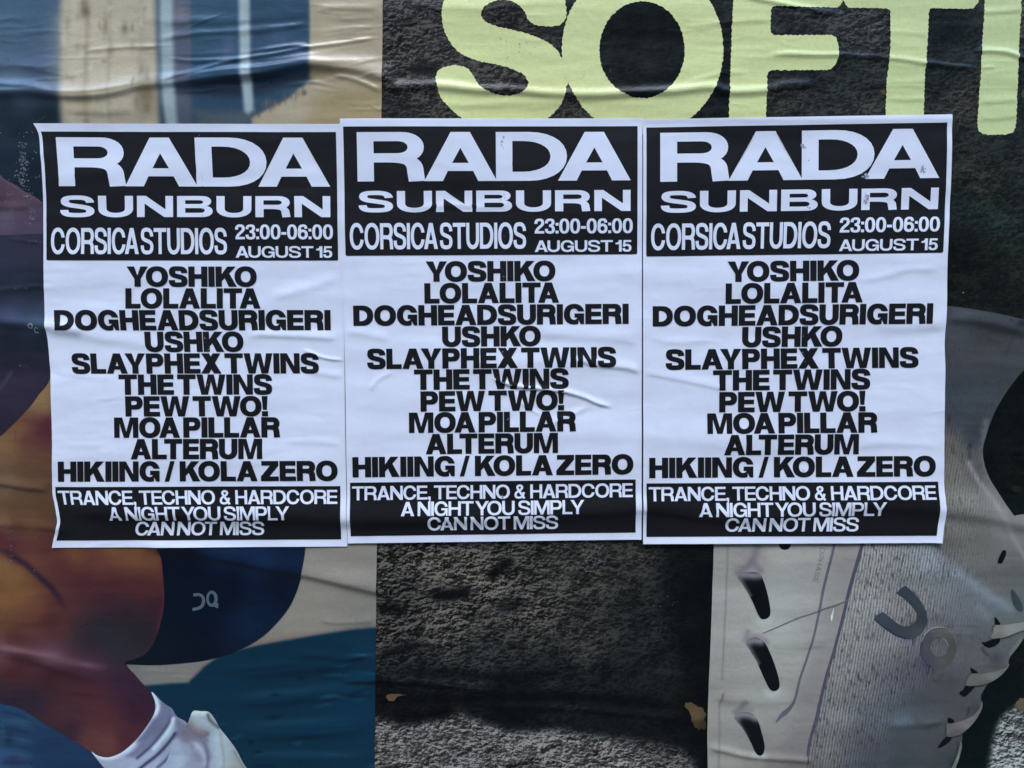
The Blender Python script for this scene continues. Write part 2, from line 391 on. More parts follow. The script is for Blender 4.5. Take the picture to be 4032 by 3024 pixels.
def link_mesh(name, co, tris, nor, mat, parent, colour=None):
    base = np.array(root_of(parent).location) if parent else np.zeros(3)
    me = bpy.data.meshes.new(name)
    me.vertices.add(len(co)); me.vertices.foreach_set('co', (co - base).astype('f').ravel())
    n = tris.shape[1]
    me.loops.add(tris.size); me.loops.foreach_set('vertex_index', tris.ravel().astype('i'))
    me.polygons.add(len(tris)); me.polygons.foreach_set('loop_start', np.arange(0, tris.size, n, dtype='i'))
    me.polygons.foreach_set('use_smooth', np.ones(len(tris), bool))
    me.update(calc_edges=True); me.validate()
    if nor is not None: me.normals_split_custom_set_from_vertices(nor.tolist())
    if colour is not None:
        a = me.color_attributes.new('ink', 'FLOAT_COLOR', 'POINT')
        c = np.ones((len(co), 4), 'f'); l = lin(np.clip(colour[:, :3], 0, 255)); ly = l.mean(1)[:, None]
        c[:, :3] = np.clip(l * np.clip(1 - VEIL / np.maximum(ly, 1e-4), .35, 1) / E_LIGHT, .0006, .92)
        a.data.foreach_set('color', c.ravel())
        g = me.attributes.new('grain', 'FLOAT', 'POINT'); g.data.foreach_set('value', (colour[:, 3] / 255.0).astype('f'))
    me.materials.append(mat)
    o = bpy.data.objects.new(name, me); COL.objects.link(o)
    if parent:
        o.parent = parent
    return o

def fill(ops, step, jitter=.15):
    """triangulate union/difference of polygons with inner points every `step`"""
    polys = [np.asarray(p, float) for p, _ in ops]
    lo = np.min([p.min(0) for p in polys], 0); hi = np.max([p.max(0) for p, s in ops if s for p in [np.asarray(p)]], 0)
    pts = [tuple(q) for p in polys for q in p]; edges = []; k = 0
    for p in polys:
        n = len(p); edges += [(k + i, k + (i + 1) % n) for i in range(n)]; k += n
    if step:
        xs = np.arange(lo[0] + step / 2, hi[0], step); ys = np.arange(lo[1] + step / 2, hi[1], step)
        if len(xs) and len(ys):
            X, Y = np.meshgrid(xs, ys); X = X + (np.arange(len(ys)) % 2)[:, None] * step * .5
            X, Y = X.ravel(), Y.ravel(); keep = np.zeros(len(X), bool)
            for p, s in ops: keep = np.where(winding(X, Y, np.asarray(p, float)), s, keep)
            pts += list(zip(X[keep], Y[keep]))
    r = delaunay_2d_cdt([Vector(p) for p in pts], edges, [], 0, 1e-5, False)
    V = np.array([(v.x, v.y) for v in r[0]]); T = np.array([f for f in r[2] if len(f) == 3])
    c = V[T].mean(1); ins = np.zeros(len(T), bool)
    for p, s in ops: ins = np.where(winding(c[:, 0], c[:, 1], np.asarray(p, float)), s, ins)
    T = T[ins]; used = np.unique(T); rm = np.full(len(V), -1); rm[used] = np.arange(len(used))
    return V[used], rm[T]

def lay(name, px, py, T, relief, off, mat, parent, paint=None, grain=None):
    """put a triangulated picture-plane shape on the relief, `off` metres proud of it"""
    x, z = wall(px, py); h, n = relief.at(px, py)
    co = np.stack([x, -(h + off), z], 1)
    a, b, c = co[T[:, 0]], co[T[:, 1]], co[T[:, 2]]
    fl = np.cross(b - a, c - a)[:, 1] > 0
    T = np.where(fl[:, None], T[:, ::-1], T)
    return link_mesh(name, co, T, n, mat, parent, paint(px, py) if paint else None)

def patch(name, poly, off, mat, parent, paint, step=7, smooth=True, relief=None, holes=(), edge=8):
    P = spline(poly, True) if smooth else np.array(poly, float)
    ops = [(resample(P, edge), True)] + [(resample(spline(h, True), edge), False) for h in holes]
    V, T = fill(ops, step)
    return lay(name, V[:, 0], V[:, 1], T, relief or RB, off, mat, parent, paint)

def sheet(name, fx, relief, off, mat, parent, nu, nv, paint=None):
    U, V = np.meshgrid(np.linspace(0, 1, nu), np.linspace(0, 1, nv)); px, py = fx(U.ravel(), V.ravel())
    i = np.arange(nu * nv).reshape(nv, nu)
    q = np.stack([i[:-1, :-1], i[:-1, 1:], i[1:, 1:], i[1:, :-1]], -1).reshape(-1, 4)
    x, z = wall(px, py); h, n = relief.at(px, py); co = np.stack([x, -(h + off), z], 1)
    a, b, c = co[q[0, 0]], co[q[0, 1]], co[q[0, 2]]
    if np.cross(b - a, c - a)[1] > 0: q = q[:, ::-1]
    return link_mesh(name, co, q, n, mat, parent, paint(px, py) if paint else None)

def flat(rgb, g=1.0): return lambda px, py: np.tile(np.array([*rgb, g * 255.0]), (len(px), 1))

# ------------------------------------------------------------------ setting: pavement and the hoarding the posters are pasted on
def box(name, x0, x1, y0, y1, z0, z1, mat, bev=.0):
    import bmesh
    bm = bmesh.new(); bmesh.ops.create_cube(bm, size=1)
    for v in bm.verts:
        v.co = ((x0 + x1) / 2 + v.co.x * (x1 - x0), (y0 + y1) / 2 + v.co.y * (y1 - y0), (z0 + z1) / 2 + v.co.z * (z1 - z0))
    if bev: bmesh.ops.bevel(bm, geom=bm.edges[:], offset=bev, segments=2, affect='EDGES')
    me = bpy.data.meshes.new(name); bm.to_mesh(me); bm.free(); me.materials.append(mat)
    o = bpy.data.objects.new(name, me); COL.objects.link(o); return o
mg, t, b = new_mat('asphalt')
gn = noise_n(t, mapped(t), 40, 6, .7); cr = N(t, 'ShaderNodeValToRGB')
cr.color_ramp.elements[0].color = (.035, .035, .037, 1); cr.color_ramp.elements[1].color = (.085, .083, .08, 1)
t.links.new(gn, cr.inputs[0]); t.links.new(cr.outputs[0], b.inputs['Base Color']); b.inputs['Roughness'].default_value = .85
bump_n(t, b, gn, .4, .004)
pv = box('pavement', -40, 40, -40, 8, -.3, 0, mg); tag(pv, kind='structure')
mw, t, b = new_mat('hoarding_paint')
gn = noise_n(t, mapped(t, scale=(1, 1, .3)), 30, 5, .6); cr = N(t, 'ShaderNodeValToRGB')
cr.color_ramp.elements[0].color = (.03, .032, .035, 1); cr.color_ramp.elements[1].color = (.06, .062, .065, 1)
t.links.new(gn, cr.inputs[0]); t.links.new(cr.outputs[0], b.inputs['Base Color']); b.inputs['Roughness'].default_value = .6
wl = box('wall', -6, 6, 0.0, .08, 0, 3.2, mw, .004); tag(wl, 'dark painted hoarding wall that all the posters are pasted on', 'wall', kind='structure')
mb_, t, b = new_mat('dark_brick')
br = N(t, 'ShaderNodeTexBrick'); br.inputs['Scale'].default_value = 4; br.inputs['Color1'].default_value = (.05, .035, .03, 1); br.inputs['Color2'].default_value = (.07, .05, .04, 1); br.inputs['Mortar'].default_value = (.06, .058, .055, 1)
t.links.new(mapped(t, rot=(R(90), 0, 0)), br.inputs['Vector']); t.links.new(br.outputs[0], b.inputs['Base Color']); b.inputs['Roughness'].default_value = .9
mgl, t, b = new_mat('window_glass'); b.inputs['Base Color'].default_value = (.02, .022, .025, 1); b.inputs['Roughness'].default_value = .15
mfr, t, b = new_mat('window_paint'); b.inputs['Base Color'].default_value = (.25, .25, .24, 1); b.inputs['Roughness'].default_value = .6
bld = bpy.data.objects.new('added_terrace', None); COL.objects.link(bld); bld.location = (0, -9, 0)  # unseen terrace, added to keep the low sky out of the glossy paper
tag(bld, 'unseen dark brick terrace added across the street to block low sky reflections', 'added_terrace')
def bpart(*a, parent=bld, **k):
    o = box(*a, **k); o.parent = parent; o.matrix_parent_inverse = bld.matrix_world.inverted(); o.matrix_parent_inverse.translation = (0, 9, 0) if parent is bld else (0, 0, 0); return o
bpart('added_facade', -30, 30, -19, -9, 0, 10.6, mb_); bpart('added_parapet', -30.1, 30.1, -19.1, -8.9, 10.6, 11, mb_, .02)
for fl in range(3):
    for k in range(12):
        x = -26 + k * 4.7; z = 1.1 + fl * 3.2
        f = bpart('added_window', x - .7, x + .7, -8.995, -8.93, z, z + 1.9, mfr, .008); bpart('added_pane', x - .6, x + .6, -8.93, -8.922, z + .1, z + 1.8, mgl, parent=f)
# ------------------------------------------------------------------ grotesque capitals as outlines (cap height 1)
def arc_box(x0, x1, y0, y1, rx, n=14, e=2.15):
    """block with a rounded right side"""
    cx, cy, ry = x1 - rx, (y0 + y1) / 2, (y1 - y0) / 2; P = [(x0, y0)]
    for i in range(n + 1):
        a = -math.pi / 2 + math.pi * i / n; c, s = math.cos(a), math.sin(a)
        P.append((cx + rx * abs(c) ** (2 / e), cy + ry * math.copysign(abs(s) ** (2 / e), s)))
    return P + [(x0, y1)]
def oval(cx, cy, rx, ry, n=40, e=2.2):
    P = []
    for i in range(n):
        a = 2 * math.pi * i / n; c, s = math.cos(a), math.sin(a)
        P.append((cx + rx * math.copysign(abs(c) ** (2 / e), c), cy + ry * math.copysign(abs(s) ** (2 / e), s)))
    return P
def rect(x0, y0, x1, y1): return [(x0, y0), (x1, y0), (x1, y1), (x0, y1)]
def bez(*segs, n=12):
    out = []
    for s in segs:
        p = [np.array(q, float) for q in s]
        ts = np.linspace(0, 1, n if len(p) > 2 else 3)
        for t in ts[(1 if out else 0):]:
            if len(p) == 4: out.append((1 - t) ** 3 * p[0] + 3 * t * (1 - t) ** 2 * p[1] + 3 * t * t * (1 - t) * p[2] + t ** 3 * p[3])
            else: out.append((1 - t) * p[0] + t * p[1])
    return np.array(out)
def pen(P, a, b):
    d = np.gradient(P, axis=0); d /= np.linalg.norm(d, axis=1)[:, None] + 1e-9
    nx, ny = -d[:, 1], d[:, 0]; q = np.sqrt((a * nx) ** 2 + (b * ny) ** 2)
    o = np.c_[a * a * nx / q, b * b * ny / q]
    return np.vstack([P + o, (P - o)[::-1]])

def glyph(ch, w, t):
    a, b = w / 2, t / 2; ov = .014; p = True; f = False
    hv = (w - .2) / .1                                   # 0 for bold, 1 for heavy
    if ch == 'A':
        W = .98 + .05 * hv; c = W / 2; ap = w * (1.18 - .06 * hv); lw = w * (1.13 - .10 * hv); s = c - ap / 2; yb = .205; yt = yb + t * (.92 - .14 * hv)
        return [([(0, 0), (c - ap / 2, 1), (c + ap / 2, 1), (W, 0)], p), ([(lw, -.02), (s * yb + lw, yb), (W - s * yb - lw, yb), (W - lw, -.02)], f),
                ([(s * yt + lw, yt), (W - s * yt - lw, yt), (c, (c - lw) / s)], f)], W
    if ch == 'B':
        W = .94
        return [(arc_box(0, W, 0, .55, .28), p), (arc_box(0, W - .04, .5, 1, .25), p), (arc_box(w, W - w * .98, t, .53 - t * .52, (.53 - 1.5 * t) * .5 + .02), f), (arc_box(w, W - .04 - w * .98, .53 + t * .46, 1 - t, (.47 - 1.46 * t) * .5 + .02), f)], W
    if ch in 'CG':
        W = 1.0
        o = [(oval(W / 2, .5, W / 2, .5 + ov), p), (oval(W / 2, .5, W / 2 - w, .5 + ov - t * 1.02), f)]
        if ch == 'C': return o + [([(W * .56, .385), (W + .1, .36), (W + .1, .64), (W * .56, .625)], f)], W
        W2 = W * .985
        return o + [(rect(W * .56, .40, W + .1, .635), f), (rect(W2 - w * .92, -.0, W2 + .1, .45), f), (rect(W * .52, .535 - t * .92, W2, .535), p), ([(W2 - w * .55, 0), (W2, 0), (W2, .5), (W2 - w * .98, .5), (W2 - w * .94, .22)], p)], W2
    if ch == 'D':
        W = .97; return [(arc_box(0, W, 0, 1, .52), p), (arc_box(w, W - w, t, 1 - t, .52 - w * .62), f)], W
    if ch == 'E':
        W = .80; return [(rect(0, 0, w, 1), p), (rect(w * .5, 0, W, t), p), (rect(w * .5, .5 - t * .46, W - .035, .5 + t * .5), p), (rect(w * .5, 1 - t, W - .01, 1), p)], W
    if ch == 'F':
        W = .76; return [(rect(0, 0, w, 1), p), (rect(w * .5, .5 - t * .6, W - .05, .5 + t * .4), p), (rect(w * .5, 1 - t, W, 1), p)], W
    if ch == 'H':
        W = .91; return [(rect(0, 0, w, 1), p), (rect(W - w, 0, W, 1), p), (rect(w * .5, .5 - t * .46, W - w * .5, .5 + t * .54), p)], W
    if ch == 'I': return [(rect(0, 0, w, 1), p)], w
    if ch == 'K':
        W = 1.0; return [(rect(0, 0, w, 1), p), ([(w * .9, .24), (w * .9, .58), (W - .05 - 1.28 * w, 1), (W - .03, 1)], p), ([(W - 1.24 * w, 0), (W + .01, 0), (.5 * W + .16, .66), (.36 * W + .06, .46)], p)], W + .01
    if ch == 'L':
        W = .74; return [(rect(0, 0, w, 1), p), (rect(w * .5, 0, W, t), p)], W
    if ch == 'M':
        W = 1.14 + .06 * hv; d = w * 1.36; i = w * .9
        return [([(0, 0), (0, 1), (d, 1), (W / 2, .30), (W - d, 1), (W, 1), (W, 0), (W - i, 0), (W - i, .70), (W / 2 + w * .42, 0), (W / 2 - w * .42, 0), (i, .70), (i, 0)], p)], W
    if ch == 'N':
        W = .95; i = w * .93; return [([(0, 0), (0, 1), (w * 1.1, 1), (W - i, .36), (W - i, 1), (W, 1), (W, 0), (W - w * 1.1, 0), (i, .64), (i, 0)], p)], W
    if ch == 'O':
        W = 1.06; return [(oval(W / 2, .5, W / 2, .5 + ov), p), (oval(W / 2, .5, W / 2 - w, .5 + ov - t * 1.03), f)], W
    if ch == 'P':
        W = .86; return [(rect(0, 0, w, 1), p), (arc_box(0, W, .345, 1, .32), p), (arc_box(w, W - w * .98, .345 + t, 1 - t, (.655 - 2 * t) * .5 + .02), f)], W
    if ch == 'R':
        W = .93; y0 = .385
        return [(rect(0, 0, w, 1), p), (arc_box(0, W - .02, y0, 1, .31), p), (arc_box(w, W - .02 - w * .98, y0 + t, 1 - t, (.615 - 2 * t) * .5 + .02), f),
                (pen(bez(((w * .8, y0 + b), (W * .42, y0 + b)), ((W * .42, y0 + b), (W * .80, y0 + b), (W - a - .03, y0 - .01), (W - a - .025, .2)), ((W - a - .025, .2), (W - a - .005, 0))), a, b), p)], W
    if ch in 'S':
        W = .90; xl, xr, yt, yb = a, W - a, 1 + ov - b, b - ov
        P = bez(((xr + .0, .675), (xr - .01, .86), (W * .72, yt), (W * .5, yt)), ((W * .5, yt), (W * .24, yt), (xl + .015, .9), (xl + .015, .735)), ((xl + .015, .735), (xl + .015, .57), (W * .3, .555), (W * .52, .505)),
                ((W * .52, .505), (W * .78, .445), (xr - .0, .42), (xr, .275)), ((xr, .275), (xr, .11), (W * .74, yb), (W * .49, yb)), ((W * .49, yb), (W * .22, yb), (xl + .0, .12), (xl - .0, .33)))
        return [(pen(P, a, b), p)], W
    if ch == 'T':
        W = .90; return [(rect(0, 1 - t, W, 1), p), (rect(W / 2 - a, 0, W / 2 + a, 1), p)], W
    if ch == 'U':
        W = .92
        o = [(x, y) for x, y in oval(W / 2, .40, W / 2, .40 + ov) if y <= .401]; o.sort(key=lambda q: math.atan2(q[1] - .401, q[0] - W / 2))
        i = [(x, y) for x, y in oval(W / 2, .40, W / 2 - w, .40 + ov - t * 1.05) if y <= .401]; i.sort(key=lambda q: math.atan2(q[1] - .401, q[0] - W / 2))
        return [([(0, 1)] + o + [(W, 1)], p), ([(w, 1.02)] + i + [(W - w, 1.02)], f)], W
    if ch == 'W':
        W = 1.36 + .06 * hv; l = w * 1.04
        return [([(0, 1), (l, 1), (.29 * W + .005, .32), (.5 * W - l * .46, 1), (.5 * W + l * .46, 1), (.71 * W - .005, .32), (W - l, 1), (W, 1), (.71 * W + l * .58, 0), (.71 * W - l * .48, 0), (.5 * W, .64), (.29 * W + l * .48, 0), (.29 * W - l * .58, 0)], p)], W
    if ch == 'X':
        W = 1.0; l = w * 1.26
        return [([(0, 0), (l, 0), (W - .03, 1), (W - .03 - l, 1)], p), ([(.03, 1), (.03 + l, 1), (W, 0), (W - l, 0)], p)], W
    if ch == 'Y':
        W = 1.02; l = w * 1.2
        return [([(0, 1), (l, 1), (W / 2, .56), (W - l, 1), (W, 1), (W / 2 + a, .385), (W / 2 + a, 0), (W / 2 - a, 0), (W / 2 - a, .385)], p)], W
    if ch == 'Z':
        W = .88; l = w * 1.4
        return [(rect(0, 0, W, t), p), (rect(.03, 1 - t, W - .01, 1), p), ([(0, 0), (0, t), (W - .01 - l, 1 - t), (W - .01 - l, 1), (W - .01, 1), (W - .01, 1 - t), (l, t), (l, 0)], p)], W
    if ch == '0':
        W = .68; return [(oval(W / 2, .5, W / 2, .5 + ov, e=2.4), p), (oval(W / 2, .5, W / 2 - w, .5 + ov - t * 1.0, e=2.3), f)], W
    if ch == '1':
        W = .46; return [(rect(W - w, 0, W, 1), p), ([(0, .63), (0, .775), (.13, .79), (.21, .86), (.25, 1), (W, 1), (W, .63)], p)], W
    if ch == '2':
        W = .66; P = bez(((a, .655), (a, .86), (W * .28, 1 + ov - b), (W * .5, 1 + ov - b)), ((W * .5, 1 + ov - b), (W * .78, 1 + ov - b), (W - a, .86), (W - a, .70)), ((W - a, .70), (W - a, .50), (a + .06, .40), (a + .03, t * .6)))
        return [(pen(P, a, b * 1.05), p), (rect(0.02, 0, W, t), p)], W
    if ch == '3':
        W = .67; P = bez(((a - .0, .69), (a, .87), (W * .3, 1 + ov - b), (W * .5, 1 + ov - b)), ((W * .5, 1 + ov - b), (W * .75, 1 + ov - b), (W - a - .02, .9), (W - a - .02, .76)), ((W - a - .02, .76), (W - a - .02, .58), (W * .6, .525), (W * .42, .525)))
        Q = bez(((W * .42, .525), (W * .66, .525), (W - a, .46), (W - a, .285)), ((W - a, .285), (W - a, .10), (W * .75, b - ov), (W * .5, b - ov)), ((W * .5, b - ov), (W * .24, b - ov), (a, .12), (a, .315)))
        return [(pen(P, a, b), p), (pen(Q, a, b), p)], W
    if ch == '5':
        W = .67; Q = bez(((a + .0, .46), (W * .28, .62), (W - a, .66), (W - a, .33)), ((W - a, .33), (W - a, .12), (W * .72, b - ov), (W * .49, b - ov)), ((W * .49, b - ov), (W * .24, b - ov), (a, .1), (a, .29)))
        return [(rect(.08, 1 - t, W - .03, 1), p), ([(.08, 1), (.02, .43), (.02 + w * .9, .43), (.08 + w * .75, 1)], p), (pen(Q, a, b), p)], W
    if ch == '6':
        W = .68; P = bez(((W - a - .02, .72), (W * .8, .95), (W * .62, 1 + ov - b), (W * .52, 1 + ov - b)), ((W * .52, 1 + ov - b), (W * .2, 1 + ov - b), (a, .8), (a, .42)))
        return [(pen(P, a, b), p), (oval(W / 2, .325, W / 2, .325 + ov), p), (oval(W / 2, .325, W / 2 - w, .325 - t), f)], W
    if ch == ':': return [(rect(0, 0, w, w * .95), p), (rect(0, .72 - w * .95, w, .72), p)], w
    if ch == ',': return [([(0, w), (w, w), (w, 0), (w * .9, -.12), (w * .4, -.22), (0.02, -.235), (0.02, -.15), (w * .4, -.11), (w * .5, 0), (0, 0)], p)], w
    if ch == '-': return [(rect(0, .31, .34, .31 + t * 1.1), p)], .34
    if ch == '/': return [([(0, -.01), (w * .72, -.01), (.5, 1.01), (.5 - w * .72, 1.01)], p)], .5
    if ch == '!': return [(rect(.0, 0, w, w * .85), p), ([(0, 1), (w, 1), (w * .82, .32), (w * .18, .32)], p)], w
    if ch == '&':
        W = .88
        P = bez(((W - .02 - a * .9, -.0), (.30, .66)), ((.30, .66), (.18, .80), (.26, 1 + ov - b), (.42, 1 + ov - b)), ((.42, 1 + ov - b), (.60, 1 + ov - b), (.66, .78), (.52, .66)), ((.52, .66), (.40, .56), (a, .48), (a, .27)), ((a, .27), (a, .10), (.22, b - ov), (.37, b - ov)), ((.37, b - ov), (.58, b - ov), (.70, .24), (.72, .46)), n=14)
        return [(pen(P, a * .86, b * .95), p)], W
    raise KeyError(ch)

YS = np.linspace(.02, .98, 25)
def extents(ops):
    L = np.full(len(YS), np.inf); Rr = np.full(len(YS), -np.inf)
    for P, s in ops:
        if not s: continue
        P = np.asarray(P, float); Q = np.roll(P, -1, 0)
        for k, y in enumerate(YS):
            m = (P[:, 1] <= y) != (Q[:, 1] <= y)
            if m.any():
                x = P[m, 0] + (y - P[m, 1]) / (Q[m, 1] - P[m, 1]) * (Q[m, 0] - P[m, 0])
                L[k] = min(L[k], x.min()); Rr[k] = max(Rr[k], x.max())
    # neighbours count too, so corners do not slip past each other
    L2 = np.minimum(L, np.minimum(np.r_[L[1:], np.inf], np.r_[np.inf, L[:-1]])); R2 = np.maximum(Rr, np.maximum(np.r_[Rr[1:], -np.inf], np.r_[-np.inf, Rr[:-1]]))
    return L2, R2
def set_line(text, w, t, gap, space, tuck=.17):
    """letters set tight by the nearest distance between outlines; returns [(ops)] in cap-height units and the line's width"""
    out = []; right = None; xr = 0; sp = False
    for ch in text:
        if ch in ' _': sp = .35 if ch == '_' else 1.0; continue
        ops, W = glyph(ch, w, t); L, Rr = extents(ops)
        if right is None: x = 0
        else:
            with np.errstate(invalid='ignore'): need = np.nanmax(np.where(np.isfinite(right) & np.isfinite(L), right - L, -9))
            g = gap + space * float(sp) + (.08 if sp and ch in '/&' or (sp and out and out[-1][1] in '/&') else 0)
            x = max(need + g, xr + g - (.0 if sp else tuck))
        ops = [([(x + px, py) for px, py in P], s) for P, s in ops]
        out.append((ops, ch)); right = x + Rr; xr = x + W; sp = False
    return [o for o, _ in out], xr

# ------------------------------------------------------------------ runner poster (left)
def quad_map(c):
    (x0, y0), (x1, y1), (x2, y2), (x3, y3) = c      # tl, tr, br, bl
    def f(u, v):
        return ((1 - v) * ((1 - u) * x0 + u * x1) + v * ((1 - u) * x3 + u * x2), (1 - v) * ((1 - u) * y0 + u * y1) + v * ((1 - u) * y3 + u * y2))
    return f
LP = thing('advert_poster', 'large glossy advert poster picturing a runner in navy shorts and white shoe', 'poster', 600, 3400)
bgl = Paint([
    (0, 60, (69, 94, 108)), (120, 60, (65, 90, 106)), (200, 100, (68, 88, 106)), (60, 200, (72, 92, 108)), (180, 240, (82, 96, 118)), (60, 320, (92, 108, 124)), (200, 330, (72, 88, 102)),
    (40, 420, (28, 42, 52)), (200, 430, (26, 38, 48)), (100, 560, (27, 40, 50)), (30, 640, (30, 43, 54)), (150, 720, (26, 36, 47)), (-300, 300, (56, 76, 90)),
    (500, 2300, (130, 123, 110)), (1380, 2180, (134, 127, 115)), (1440, 2360, (124, 119, 108)), (1250, 2420, (132, 125, 112)), (700, 2640, (122, 117, 108)), (1100, 2560, (130, 123, 110)),
    (40, 2840, (34, 62, 88)), (200, 2960, (28, 52, 80)), (20, 3000, (48, 78, 112)), (350, 3010, (28, 52, 80))], 50)
bgl.poly([(243, -600), (600, -600), (640, 600), (254, 560)], (168, 156, 132), 20)
bgl.poly([(250, 90), (450, 80), (560, 230), (560, 320), (252, 330)], (186, 174, 148), 90, .8)
_r = random.Random(4)
for x, ww, c, a in ((350, 12, (128, 116, 92), .35), (440, 10, (132, 124, 102), .3), (565, 14, (150, 138, 116), .4), (300, 16, (186, 176, 152), .4)):
    bgl.stroke([(x - 6, -200), (x + 4, 120), (x - 2, 300), (x + 6, 520)], c, ww, a)
for k in range(34):
    x, y, l = _r.uniform(262, 610), _r.uniform(-20, 470), _r.uniform(20, 80); d = _r.random() < .55
    bgl.stroke([(x, y), (x + _r.gauss(0, 4), y + l * .5), (x + _r.gauss(0, 5), y + l)], (120, 108, 84) if d else (196, 186, 162), _r.uniform(5, 13), _r.uniform(.25, .6), .4)
for k in range(22):
    x, y = _r.uniform(1240, 1500), _r.uniform(0, 480); bgl.blob(x, y, _r.uniform(15, 40), _r.uniform(8, 20), (136, 122, 94) if _r.random() < .5 else (176, 164, 138), _r.uniform(.2, .5))
bgl.blob(500, 120, 14, 24, (110, 98, 74), .7).blob(345, 50, 18, 30, (104, 92, 66), .7).blob(425, 110, 12, 40, (112, 100, 76), .6).blob(590, 385, 40, 60, (96, 82, 56), .7).blob(340, 400, 60, 30, (136, 118, 86), .6)
bgl.poly([(640, -300), (760, -300), (776, 560), (690, 560)], (96, 94, 104), 24, .6)
bgl.poly([(752, -300), (958, -300), (975, 560), (770, 560)], (49, 78, 96), 10)
bgl.poly([(770, 330), (960, 300), (985, 460), (900, 480), (775, 560)], (40, 62, 82), 30, .8)
bgl.poly([(985, -300), (1230, -300), (1224, 320), (1140, 395), (1000, 470)], (46, 72, 90), 8)
bgl.poly([(1224, -300), (1540, -300), (1530, 600), (1000, 600), (995, 470), (1140, 395), (1224, 320)], (163, 149, 123), 10)
bgl.poly([(1340, 330), (1530, 340), (1530, 520), (1200, 520), (1240, 400)], (148, 130, 94), 50, .9)
bgl.poly([(775, 440), (990, 440), (1000, 560), (780, 560)], (84, 92, 92), 30, .8)
bgl.blob(905, 210, 26, 70, (86, 92, 118), .6).blob(1100, 150, 40, 60, (72, 86, 116), .5).blob(1180, 230, 30, 40, (84, 92, 120), .5).blob(720, 60, 40, 40, (120, 108, 108), .6).blob(1300, 120, 40, 80, (176, 162, 132), .6)
for k in range(15):
    x = 1010 + k * 14 + _r.uniform(-6, 6); y = 478 - (x - 1000) * .42 + _r.uniform(-8, 8); bgl.stroke([(x, y), (x + 2, y - _r.uniform(30, 70))], (92, 84, 76) if k % 3 else (128, 106, 88), _r.uniform(4, 7), _r.uniform(.35, .75), .3)
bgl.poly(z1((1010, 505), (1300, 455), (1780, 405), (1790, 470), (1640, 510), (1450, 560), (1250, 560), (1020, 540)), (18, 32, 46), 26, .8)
bgl.poly(z1((1790, 395), (1900, 400), (2010, 440), (1900, 455), (1790, 470)), (104, 86, 56), 30, .6)
bgl.poly([(634, -300), (686, -300), (688, 60), (694, 300), (712, 560), (668, 560), (648, 380), (640, 200), (637, 60)], (144, 157, 157), 14)
bgl.poly([(942, -300), (988, -300), (990, 60), (992, 230), (1004, 400), (1004, 440), (985, 456), (970, 446), (954, 300), (948, 100)], (148, 161, 161), 12)
bgl.poly(z4((2300, 675), (2180, 680), (2050, 690), (1850, 722), (1650, 757), (1500, 785), (1380, 815), (1280, 850), (1195, 905), (1140, 962), (1105, 1003), (1000, 1007), (850, 1022), (700, 1000), (700, 1800), (2300, 1800)), (8, 47, 65), 9)
bgl.stroke(z4((2200, 672), (1850, 714), (1500, 777), (1280, 842), (1130, 965)), (128, 104, 98), 7, .55)
for y0, y1, dk in ((980, 900, 1), (1080, 1000, 0), (1150, 1075, 1), (1250, 1190, 0), (1330, 1300, 1), (1420, 1400, 0)):
    bgl.stroke(z4((1350, y0), (1550, y0 - 12), (1800, (y0 + y1) / 2), (2000, y1 + 18), (2190, y1)), (4, 36, 56) if dk else (26, 64, 84), 15, .7, .2)
bgl.blob(1400, 2820, 150, 180, (4, 50, 72), .6).blob(1000, 2900, 90, 150, (8, 48, 66), .5).blob(1440, 2540, 60, 60, (14, 54, 76), .5)
bgl.blob(40, 2900, 30, 26, (20, 36, 52), .7).blob(60, 2985, 40, 30, (44, 44, 76), .8).blob(90, 2830, 60, 14, (50, 84, 104), .6).blob(20, 2870, 14, 50, (54, 88, 112), .5)
_r = random.Random(9)
for k in range(46):
    x, y, l = _r.uniform(760, 1470), _r.uniform(2560, 3010), _r.uniform(40, 150); m = -.12 + _r.gauss(0, .12)
    if y < 3150 - .42 * x: continue
    bgl.stroke([(x - l / 2, y - m * l / 2), (x, y + _r.gauss(0, 4)), (x + l / 2, y + m * l / 2)], (38, 78, 98) if k % 2 else (0, 26, 44), _r.uniform(4, 8), _r.uniform(.3, .7), .4)  # short paper creases: their highlights and shade painted into the blue
for k in range(7): bgl.stroke([(-20, 2790 + 34 * k), (60, 2800 + 32 * k), (160, 2840 + 26 * k)], (46, 80, 104) if k % 2 else (22, 44, 64), 7, .5, .3)
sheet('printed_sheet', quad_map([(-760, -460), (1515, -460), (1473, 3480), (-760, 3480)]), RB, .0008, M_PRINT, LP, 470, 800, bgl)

arm = Paint([(0, 720, (84, 62, 74)), (60, 790, (88, 66, 74)), (20, 800, (70, 46, 56)), (110, 830, (82, 66, 78)), (40, 850, (92, 84, 100)), (160, 850, (76, 62, 78)), (100, 900, (74, 62, 78)), (-100, 800, (70, 50, 60))], 30)
arm.stroke(n5((-20, 715), (90, 785), (250, 875), (330, 935), (530, 1055)), (104, 80, 84), 6, .6)
patch('printed_arm', [(-400, 560), (-120, 640), (0, 685), (31, 709), (83, 738), (109, 758), (133, 768), (176, 798), (240, 850), (240, 960), (100, 950), (-100, 945), (-400, 960)], .0011, M_PRINT, LP, arm, 8)
jer = Paint([(40, 960, (52, 50, 66)), (150, 980, (50, 46, 62)), (60, 1060, (44, 46, 62)), (150, 1120, (34, 42, 54)), (40, 1140, (38, 44, 56)), (60, 1240, (66, 72, 98)), (160, 1270, (62, 78, 96)), (60, 1330, (28, 32, 42)), (170, 1340, (24, 34, 42)), (60, 1420, (38, 36, 48)), (180, 1430, (40, 36, 50)), (60, 1540, (54, 44, 60)), (130, 1530, (52, 42, 58)), (30, 1640, (48, 38, 54)), (-200, 1300, (40, 40, 54))], 40)
